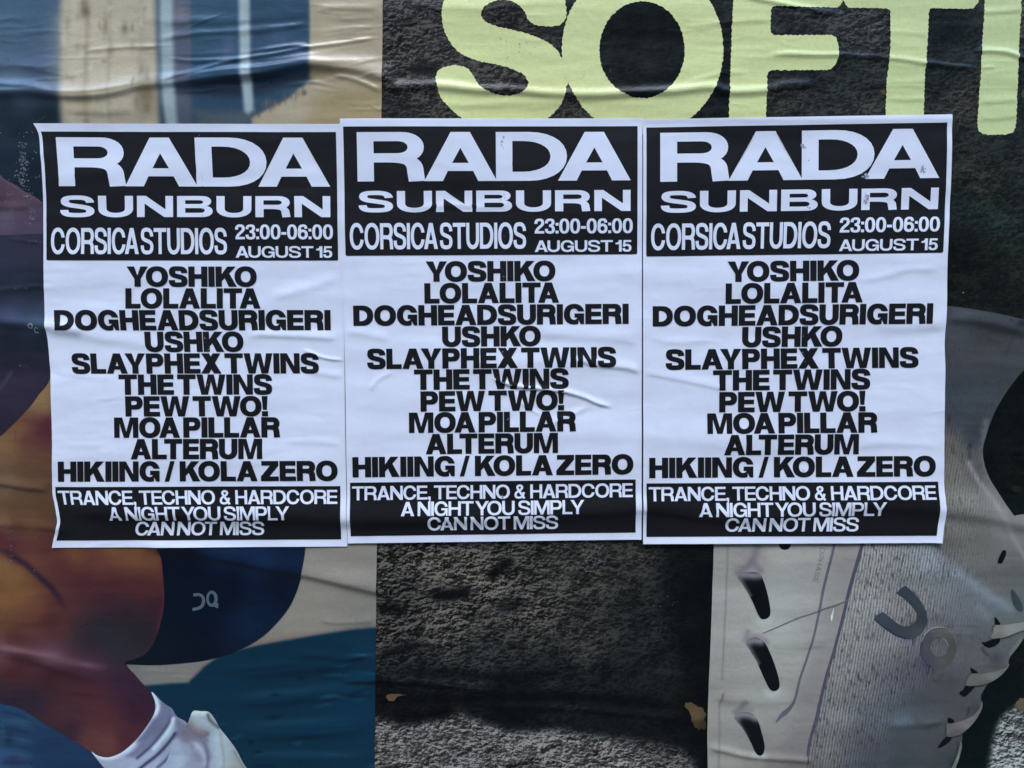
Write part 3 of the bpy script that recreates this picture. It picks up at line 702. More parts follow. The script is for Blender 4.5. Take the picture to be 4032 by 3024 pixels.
jer.stroke(z8((0, 890), (30, 850), (70, 790)), (74, 66, 84), 6, .6)
jz = patch('printed_jersey', [(-500, 930), (-100, 925), (0, 930), (120, 925), (200, 930), (260, 1000), (270, 1300), (211, 1491), (170, 1550), (126, 1609), (51, 1685), (0, 1723), (-200, 1810), (-500, 1880)], .0012, M_PRINT, LP, jer, 8)
emb_c = flat((126, 132, 134))
rg = lambda cx, cy, rx, ry, n=20, a0=0: [(cx + rx * math.cos(a0 + i * 2 * math.pi / n), cy + ry * math.sin(a0 + i * 2 * math.pi / n)) for i in range(n)]
def ribbon(pts, wd, n=6, taper=False):
    P = spline(pts, n=n); d = np.gradient(P, axis=0); d /= np.linalg.norm(d, axis=1)[:, None] + 1e-9
    nn = np.c_[-d[:, 1], d[:, 0]]; ww = np.full(len(P), wd / 2.0) if np.isscalar(wd) else np.interp(np.linspace(0, 1, len(P)), np.linspace(0, 1, len(wd)), wd) / 2
    return np.vstack([P + nn * ww[:, None], (P - nn * ww[:, None])[::-1]])
def multi(name, ops, off, mat, parent, paint, step=6):
    V, T = fill(ops, step); return lay(name, V[:, 0], V[:, 1], T, RB, off, mat, parent, paint)
k8 = .8427
multi('emblem', [(np.array(rg(138, 1284, 10, 11)), True), (np.array(rg(138, 1284, 5.5, 6.5)), False), (ribbon(z8((197, 588), (186, 582), (179, 592), (184, 604), (197, 604)), 4), True)], .0015, M_PRINT, jz, emb_c, 4)

skin = Paint([(40, 1760, (142, 112, 66)), (100, 1700, (128, 96, 58)), (168, 1560, (150, 124, 76)), (190, 1600, (140, 112, 70)), (185, 1693, (84, 36, 48)), (120, 1715, (92, 46, 48)), (210, 1670, (76, 32, 46)), (50, 1790, (112, 84, 58)), (130, 1811, (102, 72, 50)), (200, 1850, (98, 70, 48)),
    (42, 1904, (112, 94, 68)), (170, 1910, (94, 72, 50)), (84, 1985, (92, 68, 42)), (84, 2064, (84, 56, 42)), (190, 1990, (88, 62, 42)), (200, 2130, (84, 44, 42)), (34, 2054, (124, 98, 62)), (136, 2060, (108, 82, 50)), (136, 2136, (98, 54, 46)), (20, 2110, (84, 38, 46)), (60, 2145, (80, 36, 46)),
    (305, 2180, (116, 74, 46)), (450, 2160, (118, 78, 48)), (542, 2180, (118, 76, 46)), (600, 2203, (106, 64, 44)), (407, 2215, (98, 52, 44)), (271, 2224, (84, 38, 42)), (576, 2305, (80, 38, 42)), (339, 2285, (76, 36, 44)), (450, 2300, (78, 36, 42)), (441, 2363, (66, 32, 42)), (620, 2390, (58, 30, 42)), (509, 2407, (50, 34, 42)), (441, 2441, (46, 40, 48)), (373, 2509, (50, 40, 50)), (560, 2480, (42, 38, 46)), (480, 2540, (44, 46, 54)), (420, 2490, (40, 48, 54)),
    (203, 2441, (82, 42, 42)), (68, 2271, (142, 102, 52)), (20, 2220, (138, 100, 54)), (102, 2339, (126, 84, 48)), (30, 2360, (128, 88, 48)), (34, 2441, (112, 72, 46)), (150, 2400, (112, 66, 46)), (250, 2380, (84, 46, 44)), (68, 2509, (78, 42, 42)), (34, 2555, (118, 86, 88)), (203, 2580, (104, 74, 84)), (373, 2610, (74, 42, 62)), (68, 2641, (78, 34, 36)), (203, 2661, (68, 30, 36)), (339, 2712, (76, 36, 42)), (509, 2678, (58, 34, 56)), (542, 2780, (60, 30, 46)), (576, 2746, (54, 32, 52)), (407, 2814, (82, 42, 46)), (441, 2915, (108, 64, 56)), (373, 2902, (98, 56, 52)), (500, 2900, (76, 36, 44)), (271, 2814, (74, 40, 46)), (136, 2746, (50, 36, 52)), (34, 2712, (60, 38, 50)), (60, 2760, (44, 34, 52)), (280, 2860, (56, 36, 48)), (-200, 2200, (120, 82, 50))], 34, 1.55)
skin.spots = tune(skin.spots, lambda c: np.array((c[0] if c[0] < 80 else 80 + (c[0] - 80) * .8, c[1] if c[1] < 40 else 40 + (c[1] - 40) * .84, c[2] - 3)))
skin.stroke(z4((-20, 222), (60, 250), (120, 285), (180, 322), (260, 395), (330, 465), (380, 540), (430, 590)), (46, 26, 44), 14, .8, .22)
skin.stroke(z4((-20, 800), (120, 815), (280, 848), (420, 880), (560, 905), (650, 915)), (134, 100, 108), 13, .55, .2)
skin.stroke(n6((-20, 60), (150, 80), (350, 130), (550, 200), (720, 250), (820, 290)), (58, 22, 28), 16, .6, .2)
skin.stroke(z4((925, 200), (952, 300), (966, 480), (960, 600), (915, 745)), (92, 34, 46), 9, .55, .1)
leg = patch('printed_leg', [(-500, 1880), (-200, 1810), (0, 1723), (51, 1685), (126, 1609), (170, 1550), (211, 1491), (300, 1420), (640, 1500), (660, 1900), (670, 2149), (685, 2203), (690, 2325), (684, 2407), (650, 2510), (585, 2585), (510, 2604), (543, 2652), (583, 2698), (612, 2728), (628, 2765), (610, 2834), (570, 2888), (515, 2942), (448, 2972), (380, 2953), (339, 2929), (271, 2888), (176, 2834), (88, 2780), (0, 2759), (-300, 2690), (-500, 2650)], .0011, M_PRINT, LP, skin, 6.5)
sh = Paint([(700, 2160, (18, 24, 40)), (900, 2170, (36, 42, 66)), (1050, 2200, (40, 46, 72)), (1150, 2200, (34, 40, 62)), (750, 2300, (12, 24, 44)), (900, 2300, (14, 24, 46)), (1100, 2290, (20, 26, 46)), (1150, 2330, (24, 32, 52)), (1050, 2420, (24, 36, 58)), (1000, 2480, (28, 42, 64)), (800, 2450, (16, 28, 48)), (700, 2420, (16, 30, 46)), (650, 2500, (22, 34, 46)), (800, 2560, (16, 28, 46)), (600, 2570, (26, 34, 44)), (950, 2540, (22, 36, 56))], 40)
sh.spots = tune(sh.spots, lambda c: np.maximum(c * (.62, .88, .95) - (5, 2, 0), 2))
shp = patch('printed_shorts', z4((925, 60), (930, 220), (955, 300), (970, 480), (962, 600), (920, 745), (850, 842), (735, 888), (840, 898), (950, 898), (1080, 888), (1200, 873), (1320, 842), (1400, 810), (1480, 770), (1560, 712), (1640, 630), (1700, 545), (1740, 450), (1762, 360), (1782, 225), (1795, 40), (1400, -60)), .0014, M_PRINT, LP, sh, 8)
multi('emblem', [(np.array(Z(0, 2000, .6781, rg(1245, 515, 33, 47))), True), (np.array(Z(0, 2000, .6781, rg(1243, 515, 16, 29))), False), (np.array(z4((1255, 545), (1282, 538), (1280, 572), (1258, 560))), True),
    (ribbon(z4((1138, 494), (1170, 491), (1192, 505), (1196, 535), (1182, 562), (1150, 574), (1134, 574)), 12), True)], .0017, M_PRINT, shp, flat((78, 90, 98)), 5)
sk = Paint([(600, 2760, (110, 112, 132)), (660, 2790, (104, 108, 128)), (560, 2900, (150, 156, 174)), (480, 2980, (156, 160, 180)), (640, 2850, (96, 98, 118)), (680, 2880, (150, 168, 180)), (600, 2960, (160, 172, 190)), (430, 2985, (150, 160, 174)), (560, 3010, (160, 168, 186)), (740, 2900, (150, 158, 176)), (700, 2960, (140, 150, 170)), (480, 3050, (150, 160, 176))], 20)
sk.poly(n6((1400, 440), (1440, 455), (1520, 530), (1500, 640), (1420, 745), (1310, 850), (1190, 930), (1120, 920), (1230, 830), (1330, 690), (1395, 560)), (104, 106, 130), 10, .8).poly(n6((1545, 590), (1640, 640), (1690, 720), (1600, 790), (1540, 760), (1555, 680)), (104, 100, 116), 12, .8)
sk.stroke(n6((1345, 380), (1385, 450), (1390, 520), (1330, 640), (1240, 760), (1140, 860), (1030, 920), (950, 935), (840, 895)), (196, 208, 218), 10, 1)
sk.stroke(n6((1400, 560), (1350, 640), (1290, 730), (1200, 830)), (92, 94, 118), 13, .85, .2)
sk.stroke(n6((1520, 560), (1490, 640), (1420, 740), (1330, 840), (1200, 950)), (58, 60, 86), 6, .95, .05)
sk.stroke(n6((1535, 570), (1515, 650), (1450, 750), (1350, 870)), (186, 204, 210), 9, .95, .05)
sk.stroke(n6((1560, 700), (1500, 790), (1400, 900), (1300, 980), (1200, 1060)), (52, 48, 74), 6.5, 1, .05)
sk.stroke(n6((1530, 880), (1470, 950), (1380, 1030)), (74, 74, 98), 6, .85, .1)
patch('printed_sock', n6((1338, 366), (1380, 400), (1420, 440), (1470, 478), (1520, 512), (1560, 575), (1640, 625), (1680, 700), (1640, 820), (1540, 1200), (960, 1200), (950, 1048), (920, 1005), (870, 940), (822, 878), (880, 914), (970, 928), (1080, 888), (1180, 808), (1260, 718), (1340, 600), (1372, 520), (1366, 440)), .0014, M_PRINT, LP, sk, 5, edge=5)
so_ = Paint([(790, 2800, (186, 204, 204)), (770, 2850, (168, 170, 168)), (740, 2870, (120, 112, 124)), (830, 2810, (180, 190, 188)), (700, 2920, (176, 186, 202)), (760, 2920, (168, 176, 192)), (720, 2980, (190, 204, 216)), (810, 2890, (140, 144, 160)), (860, 2900, (190, 208, 212)), (880, 2960, (196, 212, 216)), (930, 2940, (180, 186, 182)), (800, 2960, (150, 148, 166)), (760, 3010, (160, 164, 184)), (950, 3010, (170, 168, 160)), (640, 3000, (180, 190, 206))], 18)
so_.spots = tune(so_.spots, lambda c: c * (.86, .87, .88))
so_.poly(n6((1640, 650), (1720, 690), (1760, 760), (1700, 850), (1600, 780)), (112, 106, 118), 16, .7)
so_.stroke(n6((1705, 545), (1770, 540), (1830, 550)), (206, 214, 206), 10, .8).stroke(n6((1655, 650), (1700, 700), (1790, 745), (1830, 720)), (92, 88, 90), 7, .7).stroke(n6((1760, 700), (1800, 760), (1850, 800)), (104, 104, 106), 4, .6, .2).stroke(n6((2060, 880), (2120, 990), (2170, 1060)), (116, 122, 120), 6, .7).stroke(n6((1640, 800), (1740, 830), (1800, 920), (1830, 1040)), (196, 208, 220), 12, .5, .2)
so_.stroke(n6((1690, 690), (1790, 790), (1830, 900), (1820, 1048)), (108, 102, 124), 9, .85)
so_.stroke(n6((1830, 560), (1850, 610), (1920, 670)), (84, 84, 84), 7, .9)
so_.stroke(n6((1940, 690), (1950, 800), (1970, 950), (1960, 1040)), (140, 144, 136), 7, .6)
so_.stroke(n6((1680, 640), (1720, 690), (1800, 720)), (124, 112, 112), 12, .8)
so_.stroke(n6((1560, 740), (1640, 760), (1700, 830)), (116, 112, 130), 9, .5)
patch('printed_trainer', n6((1652, 640), (1672, 590), (1702, 530), (1770, 530), (1838, 538), (1890, 600), (1932, 672), (2010, 768), (2080, 868), (2130, 968), (2180, 1048), (2230, 1200), (1400, 1200), (1480, 950), (1560, 760)), .0016, M_PRINT, LP, so_, 5, edge=5)

def blobs(seed, spots, off, name, parent, mat, relief=RB, kind=None):
    rnd = random.Random(seed); V, T, k = [], [], 0
    for x, y, s, n, sx, sy in spots:
        for _ in range(n):
            cx, cy = x + rnd.gauss(0, sx), y + rnd.gauss(0, sy); r = s * rnd.uniform(.45, 1.2); m = 8
            V.append((cx, cy))
            a0 = rnd.uniform(.5, 1.6)
            for i in range(m):
                q = r * rnd.uniform(.6, 1.15); an = i * 2 * math.pi / m; V.append((cx + q * a0 * math.cos(an), cy + q * math.sin(an)))
            T += [(k, k + 1 + i, k + 1 + (i + 1) % m) for i in range(m)]; k += m + 1
    V = np.array(V); T = np.array(T)
    o = lay(name, V[:, 0], V[:, 1], T, relief, off, mat, parent)
    if kind: o['kind'] = kind
    return o
blobs(3, [(106, 600, 2.6, 34, 8, 30), (106, 660, 2.8, 50, 12, 24), (108, 720, 2.6, 36, 10, 24), (98, 690, 4.5, 14, 14, 40), (56, 760, 2.2, 18, 12, 30), (130, 790, 2.2, 14, 10, 30), (140, 840, 2.4, 12, 8, 12), (115, 525, 2.4, 7, 30, 3), (170, 475, 2.4, 7, 34, 8), (280, 480, 2, 4, 20, 5), (155, 610, 2.2, 4, 5, 6), (158, 698, 3.4, 3, 5, 3), (118, 886, 3, 6, 6, 5), (140, 862, 3, 6, 10, 3), (60, 840, 2.2, 9, 3, 40), (140, 957, 2.2, 8, 36, 2), (80, 1140, 2, 8, 50, 4), (90, 1440, 2, 10, 50, 6), (50, 2050, 2, 10, 8, 24), (60, 2190, 2, 16, 8, 40), (160, 2240, 2, 6, 10, 8), (740, 2195, 1.6, 6, 30, 6), (860, 2180, 1.6, 6, 60, 14), (1330, 2245, 2.6, 2, 6, 3)], .0012, 'dried_paste', LP, M_BLOB, kind='stuff')

# ------------------------------------------------------------------ rock and shoe poster (right)
RP = thing('advert_poster', 'large glossy advert poster with giant lime lettering, dark rock and a pale running shoe', 'poster', 2900, 3400)
rock = Paint([(1550, 60, (44, 43, 42), .85), (1550, 250, (46, 44, 42), .85), (1700, 40, (44, 43, 42), .8), (1500, 420, (34, 34, 33), .7), (1650, 280, (42, 40, 38), .8), (1900, 60, (42, 40, 39), .7), (1980, 300, (42, 40, 38), .8), (2240, 440, (44, 42, 40), .7), (2520, 60, (22, 28, 27), .3), (2520, 200, (28, 33, 31), .35), (2520, 320, (28, 33, 31), .4),
    (2830, 300, (26, 31, 31), .4), (3100, 60, (38, 40, 39), .6), (3300, 60, (42, 43, 41), .7), (3400, 120, (46, 46, 44), .7), (3150, 230, (28, 31, 31), .4), (3100, 400, (40, 41, 38), .6), (3350, 330, (38, 42, 39), .5), (3400, 430, (40, 42, 39), .6), (3720, 100, (30, 35, 33), .4), (3740, 300, (33, 38, 35), .5), (3800, 400, (48, 47, 43), .6), (3780, 520, (38, 40, 37), .55), (4010, 100, (52, 52, 50), .7), (4020, 300, (34, 38, 36), .5),
    (3900, 620, (34, 38, 34), .5), (3850, 720, (46, 44, 40), .55), (3780, 820, (30, 40, 36), .5), (3900, 850, (34, 44, 39), .5), (4000, 800, (36, 40, 36), .5), (3780, 950, (26, 28, 24), .4), (3850, 1050, (30, 33, 29), .45), (4000, 1050, (34, 37, 32), .45), (3900, 1130, (30, 33, 29), .4), (4000, 1600, (18, 25, 22), .3), (4000, 1800, (26, 30, 25), .4), (3960, 1950, (18, 25, 22), .3), (2600, 1500, (30, 34, 32), .4),
    (1500, 2200, (44, 43, 40), 1), (1700, 2200, (48, 46, 43), 1), (1600, 2350, (38, 37, 35), 1), (1900, 2300, (50, 48, 44), 1), (1750, 2450, (50, 48, 45), 1), (1550, 2500, (44, 42, 40), 1), (2100, 2400, (48, 46, 43), .9), (2300, 2250, (44, 43, 40), .75), (2500, 2200, (42, 42, 39), .6), (2550, 2450, (38, 39, 37), .55), (2300, 2520, (42, 41, 39), .7), (2700, 2200, (27, 30, 29), .35), (2760, 2300, (16, 20, 20), .2), (2740, 2550, (16, 20, 20), .2), (2620, 2620, (36, 38, 36), .45),
    (1600, 2640, (32, 36, 36), .6), (1900, 2620, (36, 38, 37), .6), (2200, 2640, (34, 38, 36), .5), (1600, 2740, (24, 27, 27), .35), (2000, 2740, (24, 29, 29), .3), (2400, 2680, (32, 35, 33), .45), (2600, 2760, (32, 38, 36), .3), (1500, 2790, (22, 21, 20), .5), (1700, 2800, (26, 24, 22), .5), (2000, 2810, (22, 26, 25), .35), (2400, 2820, (26, 33, 31), .3), (2650, 2870, (24, 25, 24), .35), (2760, 2800, (13, 17, 17), .15), (2760, 3000, (14, 18, 18), .15)], 50)
rock.spots = [(x, y, tuple(np.array(c) * ((1.13, 1.10, 1.05) if g >= .6 else (1.0, 1.0, .96))), g) for x, y, c, g in rock.spots]
rock.poly(z5((-400, 1140), (110, 1125), (180, 1145), (270, 1180), (330, 1165), (400, 1150), (500, 1150), (600, 1112), (680, 1140), (760, 1165), (850, 1195), (930, 1215), (1000, 1210), (1100, 1205), (1200, 1205), (1300, 1225), (1400, 1240), (1600, 1270), (1780, 1300), (1900, 1335), (1960, 1400), (1975, 1600), (1975, 2300), (-400, 2300)), (78, 75, 71), 26, 1, .8)
rock.poly(z5((1500, 1240), (1800, 1290), (1990, 1340), (1990, 2000), (1900, 1500)), (46, 45, 42), 60, .6, .7)
rock.stroke(z5((880, 1440), (980, 1390), (1060, 1370)), (34, 33, 31), 14, .7, .2).stroke(z5((420, 430), (540, 420), (700, 400)), (16, 18, 18), 24, .8, .2, .4).stroke(z5((760, 340), (830, 280), (930, 210)), (16, 18, 18), 20, .8, .2, .4).stroke(z5((120, 520), (230, 500), (300, 540)), (18, 19, 19), 24, .7, .2, .5).stroke(z5((120, 770), (300, 730), (420, 700)), (18, 20, 20), 22, .7, .2, .5).stroke(z5((850, 490), (930, 480)), (18, 20, 20), 26, .6, 0, .5)
rock.stroke(z5((100, 880), (450, 875), (900, 900), (1300, 850)), (20, 25, 26), 24, .7, .2, .4).stroke(z5((120, 1010), (500, 1030), (1000, 1010), (1500, 1040), (1950, 1090)), (14, 17, 17), 20, .8, .1, .3).stroke(z5((200, 1100), (330, 1130), (600, 1085)), (14, 13, 13), 20, .8, .2, .4)
rock.poly(n3((1800, 880), (1840, 760), (1900, 680), (2000, 600), (2100, 560), (2300, 450), (2600, 400), (4700, 300), (4700, 3200), (1500, 3200), (1640, 2000), (1720, 1300), (1760, 1080)), (92, 94, 90), 24, 1, .8)
rock.poly(n3((1400, 300), (1700, 250), (2000, 0), (2140, 280), (2100, 450), (1850, 700), (1760, 1000), (1700, 1375), (1300, 1375)), (14, 28, 24), 20, .9, .15)
rock.poly(z2((210, 460), (300, 440), (400, 445), (390, 500), (280, 495)), (16, 14, 18), 20, .8, .3)
sheet('printed_sheet', quad_map([(1440, -460), (4760, -460), (4760, 3480), (1410, 3480)]), RB, .0, M_ROCK, RP, 600, 720, rock)

def serrate(poly, seed, amp=3.0):
    P = resample(spline(poly, True, 10), 5.5); r = np.random.RandomState(seed); n = len(P); s = np.arange(n) * 5.5
    wv = amp * (.62 * np.sin(s * 2 * math.pi / 19 + 2.6 * np.sin(s / 43.0) + 1.7 * np.sin(s / 17.3)) + .5 * np.convolve(r.standard_normal(n), np.ones(3) / 3, 'same'))
    d = np.roll(P, -1, 0) - np.roll(P, 1, 0); d /= np.linalg.norm(d, axis=1)[:, None] + 1e-9
    return P + np.c_[-d[:, 1], d[:, 0]] * wv[:, None] * .75
LIME = Paint(tune([(1600, 100, (188, 202, 142)), (2200, 100, (186, 200, 142)), (2100, 440, (182, 194, 134)), (2800, 100, (184, 199, 141)), (3200, 200, (182, 198, 140)), (3550, 100, (176, 194, 140)), (3550, 400, (172, 192, 136)), (3900, 100, (170, 190, 138)), (3900, 450, (166, 186, 134))], lambda c: c + (15, 5, 3)), 200)
def corner(pts, r=9):
    """polygon with slightly rounded corners"""
    P = np.array(pts, float); out = []
    for i in range(len(P)):
        a, b, c = P[i - 1], P[i], P[(i + 1) % len(P)]
        u = (a - b) / (np.linalg.norm(a - b) + 1e-9); v = (c - b) / (np.linalg.norm(c - b) + 1e-9)
        q = min(r, .45 * np.linalg.norm(a - b), .45 * np.linalg.norm(c - b))
        for t in np.linspace(0, 1, 5): out.append((1 - t) ** 2 * (b + u * q) + 2 * t * (1 - t) * b + t * t * (b + v * q))
    return np.array(out)
def serrate_raw(poly, seed, amp=3.0):
    P = resample(poly, 5.5); r = np.random.RandomState(seed); n = len(P); s = np.arange(n) * 5.5
    wv = amp * (.62 * np.sin(s * 2 * math.pi / 19 + 2.6 * np.sin(s / 43.0) + 1.7 * np.sin(s / 17.3)) + .5 * np.convolve(r.standard_normal(n), np.ones(3) / 3, 'same'))
    d = np.roll(P, -1, 0) - np.roll(P, 1, 0); d /= np.linalg.norm(d, axis=1)[:, None] + 1e-9
    return P + np.c_[-d[:, 1], d[:, 0]] * wv[:, None] * .75
sS = serrate(z2((1225, -40), (1250, 50), (1252, 130), (1215, 175), (1150, 186), (1060, 180), (1008, 150), (985, 100), (940, 50), (870, 16), (800, 18), (730, 50), (695, 105), (722, 152), (800, 187), (900, 208), (1010, 238), (1130, 288), (1200, 348), (1222, 390), (1330, 470), (1262, 570), (1245, 640), (1205, 715), (1120, 797), (1000, 850), (800, 870), (680, 850), (580, 795), (500, 730), (430, 650), (405, 575), (400, 510), (430, 460), (510, 442), (590, 452), (632, 490), (680, 570), (740, 612), (830, 638), (900, 638), (970, 615), (1005, 560), (975, 505), (900, 465), (800, 437), (690, 415), (590, 378), (510, 315), (460, 225), (437, 130), (445, 50), (480, -40), (560, -130), (700, -190), (900, -200), (1100, -150)), 1)
letters = [('S', [(sS, True)]),
    ('O', [(serrate(rg(2527, 201, 316, 335, 36), 2), True), (serrate(rg(2525, 204, 167, 189, 30), 3), False)]),
    ('F', [(serrate_raw(corner(z3((303, -420), (300, 0), (291, 250), (283, 500), (272, 780), (268, 900), (508, 900), (515, 775), (520, 600), (524, 468), (940, 468), (985, 400), (986, 310), (965, 243), (542, 243), (545, 52), (700, 60), (985, 63), (1011, 25), (1012, -420)), 24), 4), True)]),
    ('T', [(serrate_raw(corner(z3((1014, -420), (1016, 25), (1044, 64), (1322, 68), (1322, 300), (1302, 500), (1290, 780), (1288, 900), (1535, 900), (1540, 775), (1546, 500), (1565, 250), (1574, 66), (1700, 70), (1868, 72), (1904, 0), (1910, -420)), 18), 5), True)]),
    ('I', [(serrate_raw(corner(z3((1942, -420), (1936, 0), (1922, 250), (1902, 600), (1882, 888), (2136, 888), (2150, 500), (2168, 100), (2176, -420)), 44), 6), True)])]
for k, (ch, ops) in enumerate(letters):
    V, T = fill(ops, 8); o = lay('letter', V[:, 0], V[:, 1], T, RB, .0004 + .0002 * (k % 2), M_PRINT, RP, LIME)

def leafp(pts, c1, c2, name='printed_leaf'):
    _q = random.Random(int(pts[0][0])); P0 = resample(spline(pts, True), 9); cc = P0.mean(0); pts = [tuple(cc + (p - cc) * _q.uniform(.86, 1.1)) for p in P0]
    P = np.array(pts); c = P.mean(0); c1, c2 = np.array(c1) * .74, np.array(c2) * .7
    return patch(name, pts, .0004, M_PRINT, RP, Paint([(P[0][0], P[0][1], c1), (P[len(P) // 2][0], P[len(P) // 2][1], c2), (c[0], c[1], c1)], 10), 6, edge=5)
leafp(z5((1905, 1062), (1940, 1050), (1985, 1068), (2022, 1100), (2022, 1150), (2028, 1185), (2000, 1207), (1970, 1195), (1945, 1150), (1940, 1110)), (118, 94, 62), (84, 70, 38))
leafp(z5((178, 1015), (185, 1000), (225, 996), (300, 1002), (250, 1012), (228, 1035), (205, 1040), (190, 1032)), (128, 100, 72), (104, 80, 58))
leafp(z3((1258, 603), (1275, 595), (1293, 600), (1296, 625), (1280, 635), (1268, 622)), (120, 100, 40), (100, 84, 30))
leafp(n7((735, 900), (750, 850), (790, 830), (830, 850), (830, 940), (790, 960), (750, 930)), (96, 94, 62), (84, 82, 52))
leafp(n3((2060, 520), (2120, 470), (2190, 455), (2300, 500), (2290, 620), (2200, 640), (2110, 610)), (128, 116, 84), (110, 100, 70))
leafp(z7((560, 1205), (590, 1195), (620, 1205), (610, 1225), (575, 1225)), (56, 50, 30), (44, 40, 26))

SHO = [(3250, 1300), (3500, 1196), (3620, 1198), (3711, 1204), (3838, 1221), (3998, 1252), (4040, 1268), (4150, 1300), (4400, 1400), (4330, 1440), (4180, 1420), (4060, 1432), (4020, 1458), (3973, 1516), (3914, 1609), (3878, 1700), (3861, 1778), (3880, 1863), (3922, 1939), (3973, 2020), (3990, 2022), (4040, 2022), (4200, 2060), (4320, 2200), (4280, 2380), (4100, 2440), (4032, 2471),
       (3975, 2560), (3962, 2580), (3955, 2610), (3933, 2640), (3880, 2685), (3856, 2723), (3852, 2745), (3856, 2773), (3837, 2816), (3785, 2872), (3779, 2908), (3769, 2955), (3745, 3024), (3710, 3120), (3640, 3300), (3400, 3420), (3150, 3400), (3140, 3200), (3176, 2953), (3206, 2821), (3242, 2652), (3278, 2532), (3308, 2411), (3338, 2303), (3362, 2219), (3390, 2140), (3440, 1950), (3400, 1600)]
up = Paint([(3740, 1230, (70, 74, 78), .1), (3900, 1250, (66, 70, 73), .1), (3740, 1300, (78, 82, 88), .1), (3900, 1310, (64, 62, 64), .1), (3740, 1400, (72, 72, 76), .2), (3900, 1400, (76, 75, 77), .1), (3960, 1450, (72, 74, 76), .1), (3740, 1550, (66, 72, 79), .3), (3850, 1550, (70, 74, 80), .1), (3740, 1640, (70, 72, 78), .4), (3830, 1700, (62, 66, 74), .2), (3730, 1750, (104, 97, 91), .6), (3770, 1850, (112, 106, 99), .6), (3840, 1850, (92, 90, 90), .2), (3720, 1950, (116, 112, 104), .6), (3800, 1960, (124, 120, 112), .5), (3880, 1960, (126, 124, 118), .1), (3930, 2050, (140, 138, 134), 0), (3740, 2060, (120, 117, 112), .5), (3720, 2130, (96, 92, 88), .5), (3850, 2130, (110, 107, 100), .2), (4000, 2080, (134, 133, 130), 0), (4000, 2250, (106, 106, 100), 0),
    (3420, 2180, (136, 133, 130), 1), (3550, 2200, (124, 123, 122), 1), (3650, 2200, (130, 134, 140), 1), (3400, 2350, (136, 133, 130), 1), (3350, 2500, (132, 129, 126), 1), (3480, 2500, (120, 118, 117), 1), (3600, 2350, (120, 116, 112), 1), (3620, 2480, (106, 102, 102), .8), (3700, 2330, (116, 118, 120), .7), (3750, 2400, (110, 110, 114), .3), (3850, 2380, (110, 116, 120), .15), (3900, 2300, (108, 106, 102), .1), (3950, 2400, (102, 108, 108), 0), (3720, 2520, (98, 94, 96), .4), (3800, 2550, (96, 97, 96), .1), (3850, 2480, (98, 98, 100), .1),
    (3300, 2650, (126, 123, 120), 1), (3280, 2800, (118, 116, 114), 1), (3400, 2700, (110, 108, 108), 1), (3500, 2700, (92, 91, 96), 1), (3600, 2650, (88, 86, 92), .6), (3620, 2750, (80, 81, 86), .1), (3700, 2700, (84, 83, 84), 0), (3750, 2800, (84, 83, 85), 0), (3450, 2850, (88, 88, 94), .9), (3550, 2830, (82, 92, 98), .2), (3600, 2850, (84, 86, 88), 0), (3250, 2950, (110, 108, 104), 1), (3350, 2980, (88, 87, 92), .8), (3450, 2970, (80, 78, 86), .3), (3550, 2940, (78, 78, 82), 0), (3400, 3010, (76, 80, 86), .3), (3550, 3010, (68, 74, 78), 0), (3650, 2960, (82, 80, 84), 0), (3680, 3010, (66, 72, 70), 0), (3230, 3020, (100, 96, 92), .8)], 40, 1.7)
up.spots = tune(up.spots, lambda c: c * (.90, .905, .885))
up.stroke(n4((290, 1000), (300, 1030), (350, 1110), (410, 1190), (470, 1290), (520, 1390), (597, 1520)), (136, 134, 128), 10, .8)
up.stroke(n4((295, 870), (290, 930), (290, 985)), (52, 54, 60), 7, .7, .2)
up.stroke(n4((380, 770), (365, 900), (372, 1000), (400, 1090), (450, 1180), (510, 1265)), (112, 110, 106), 14, .6)
up.stroke(n2((1200, 100), (1450, 260), (1700, 440), (1900, 560), (2050, 650)), (126, 136, 142), 24, .6, .1)
up.stroke(n2((1500, 560), (1650, 680), (1740, 760)), (116, 120, 120), 18, .5, .2)
up.stroke(n2((560, 980), (700, 1000), (850, 1010)), (96, 92, 104), 26, .6, .2).stroke(n2((840, 1200), (880, 1290), (960, 1370)), (66, 62, 80), 12, .8, .2)
up.stroke(n4((560, 215), (530, 300), (490, 390), (470, 430)), (50, 54, 58), 5, .7, .2).blob(4012, 1275, 20, 14, (24, 34, 44), .8)
up.stroke(n3((850, 870), (1000, 800), (1180, 740)), (64, 64, 64), 12, .6, .3).stroke(n3((850, 770), (1000, 750), (1150, 740)), (104, 100, 98), 8, .5, .3).stroke(n3((480, 780), (620, 750), (800, 740)), (96, 108, 116), 16, .6, .3)
up.stroke(n3((1240, 200), (1225, 300), (1230, 400)), (66, 66, 68), 5, .5, .2)
up.blob(3910, 2590, 30, 30, (66, 62, 62), .8).blob(3830, 2780, 22, 30, (62, 64, 64), .8).blob(3740, 2990, 20, 30, (44, 58, 56), .7)
for q in (n2((1720, 975), (1900, 965), (2060, 900), (2170, 865)), n3((1430, 290), (1560, 302), (1700, 278), (1830, 215), (1930, 110)), n3((1200, 950), (1330, 938), (1440, 868), (1560, 740), (1640, 590)), n3((1330, 1000), (1345, 1090), (1310, 1200), (1230, 1350)), n2((1740, 900), (1765, 815)), n3((1440, 280), (1490, 150)), n3((1190, 930), (1195, 790)), n3((1480, 560), (1470, 640), (1440, 700)), n2((1600, 1080), (1650, 1160), (1700, 1200))):
    up.stroke(q, (44, 48, 50), 5, .75, .1)
SHOE = patch('printed_shoe', SHO, .0005, M_KNIT, RP, up, 6.5, edge=6)
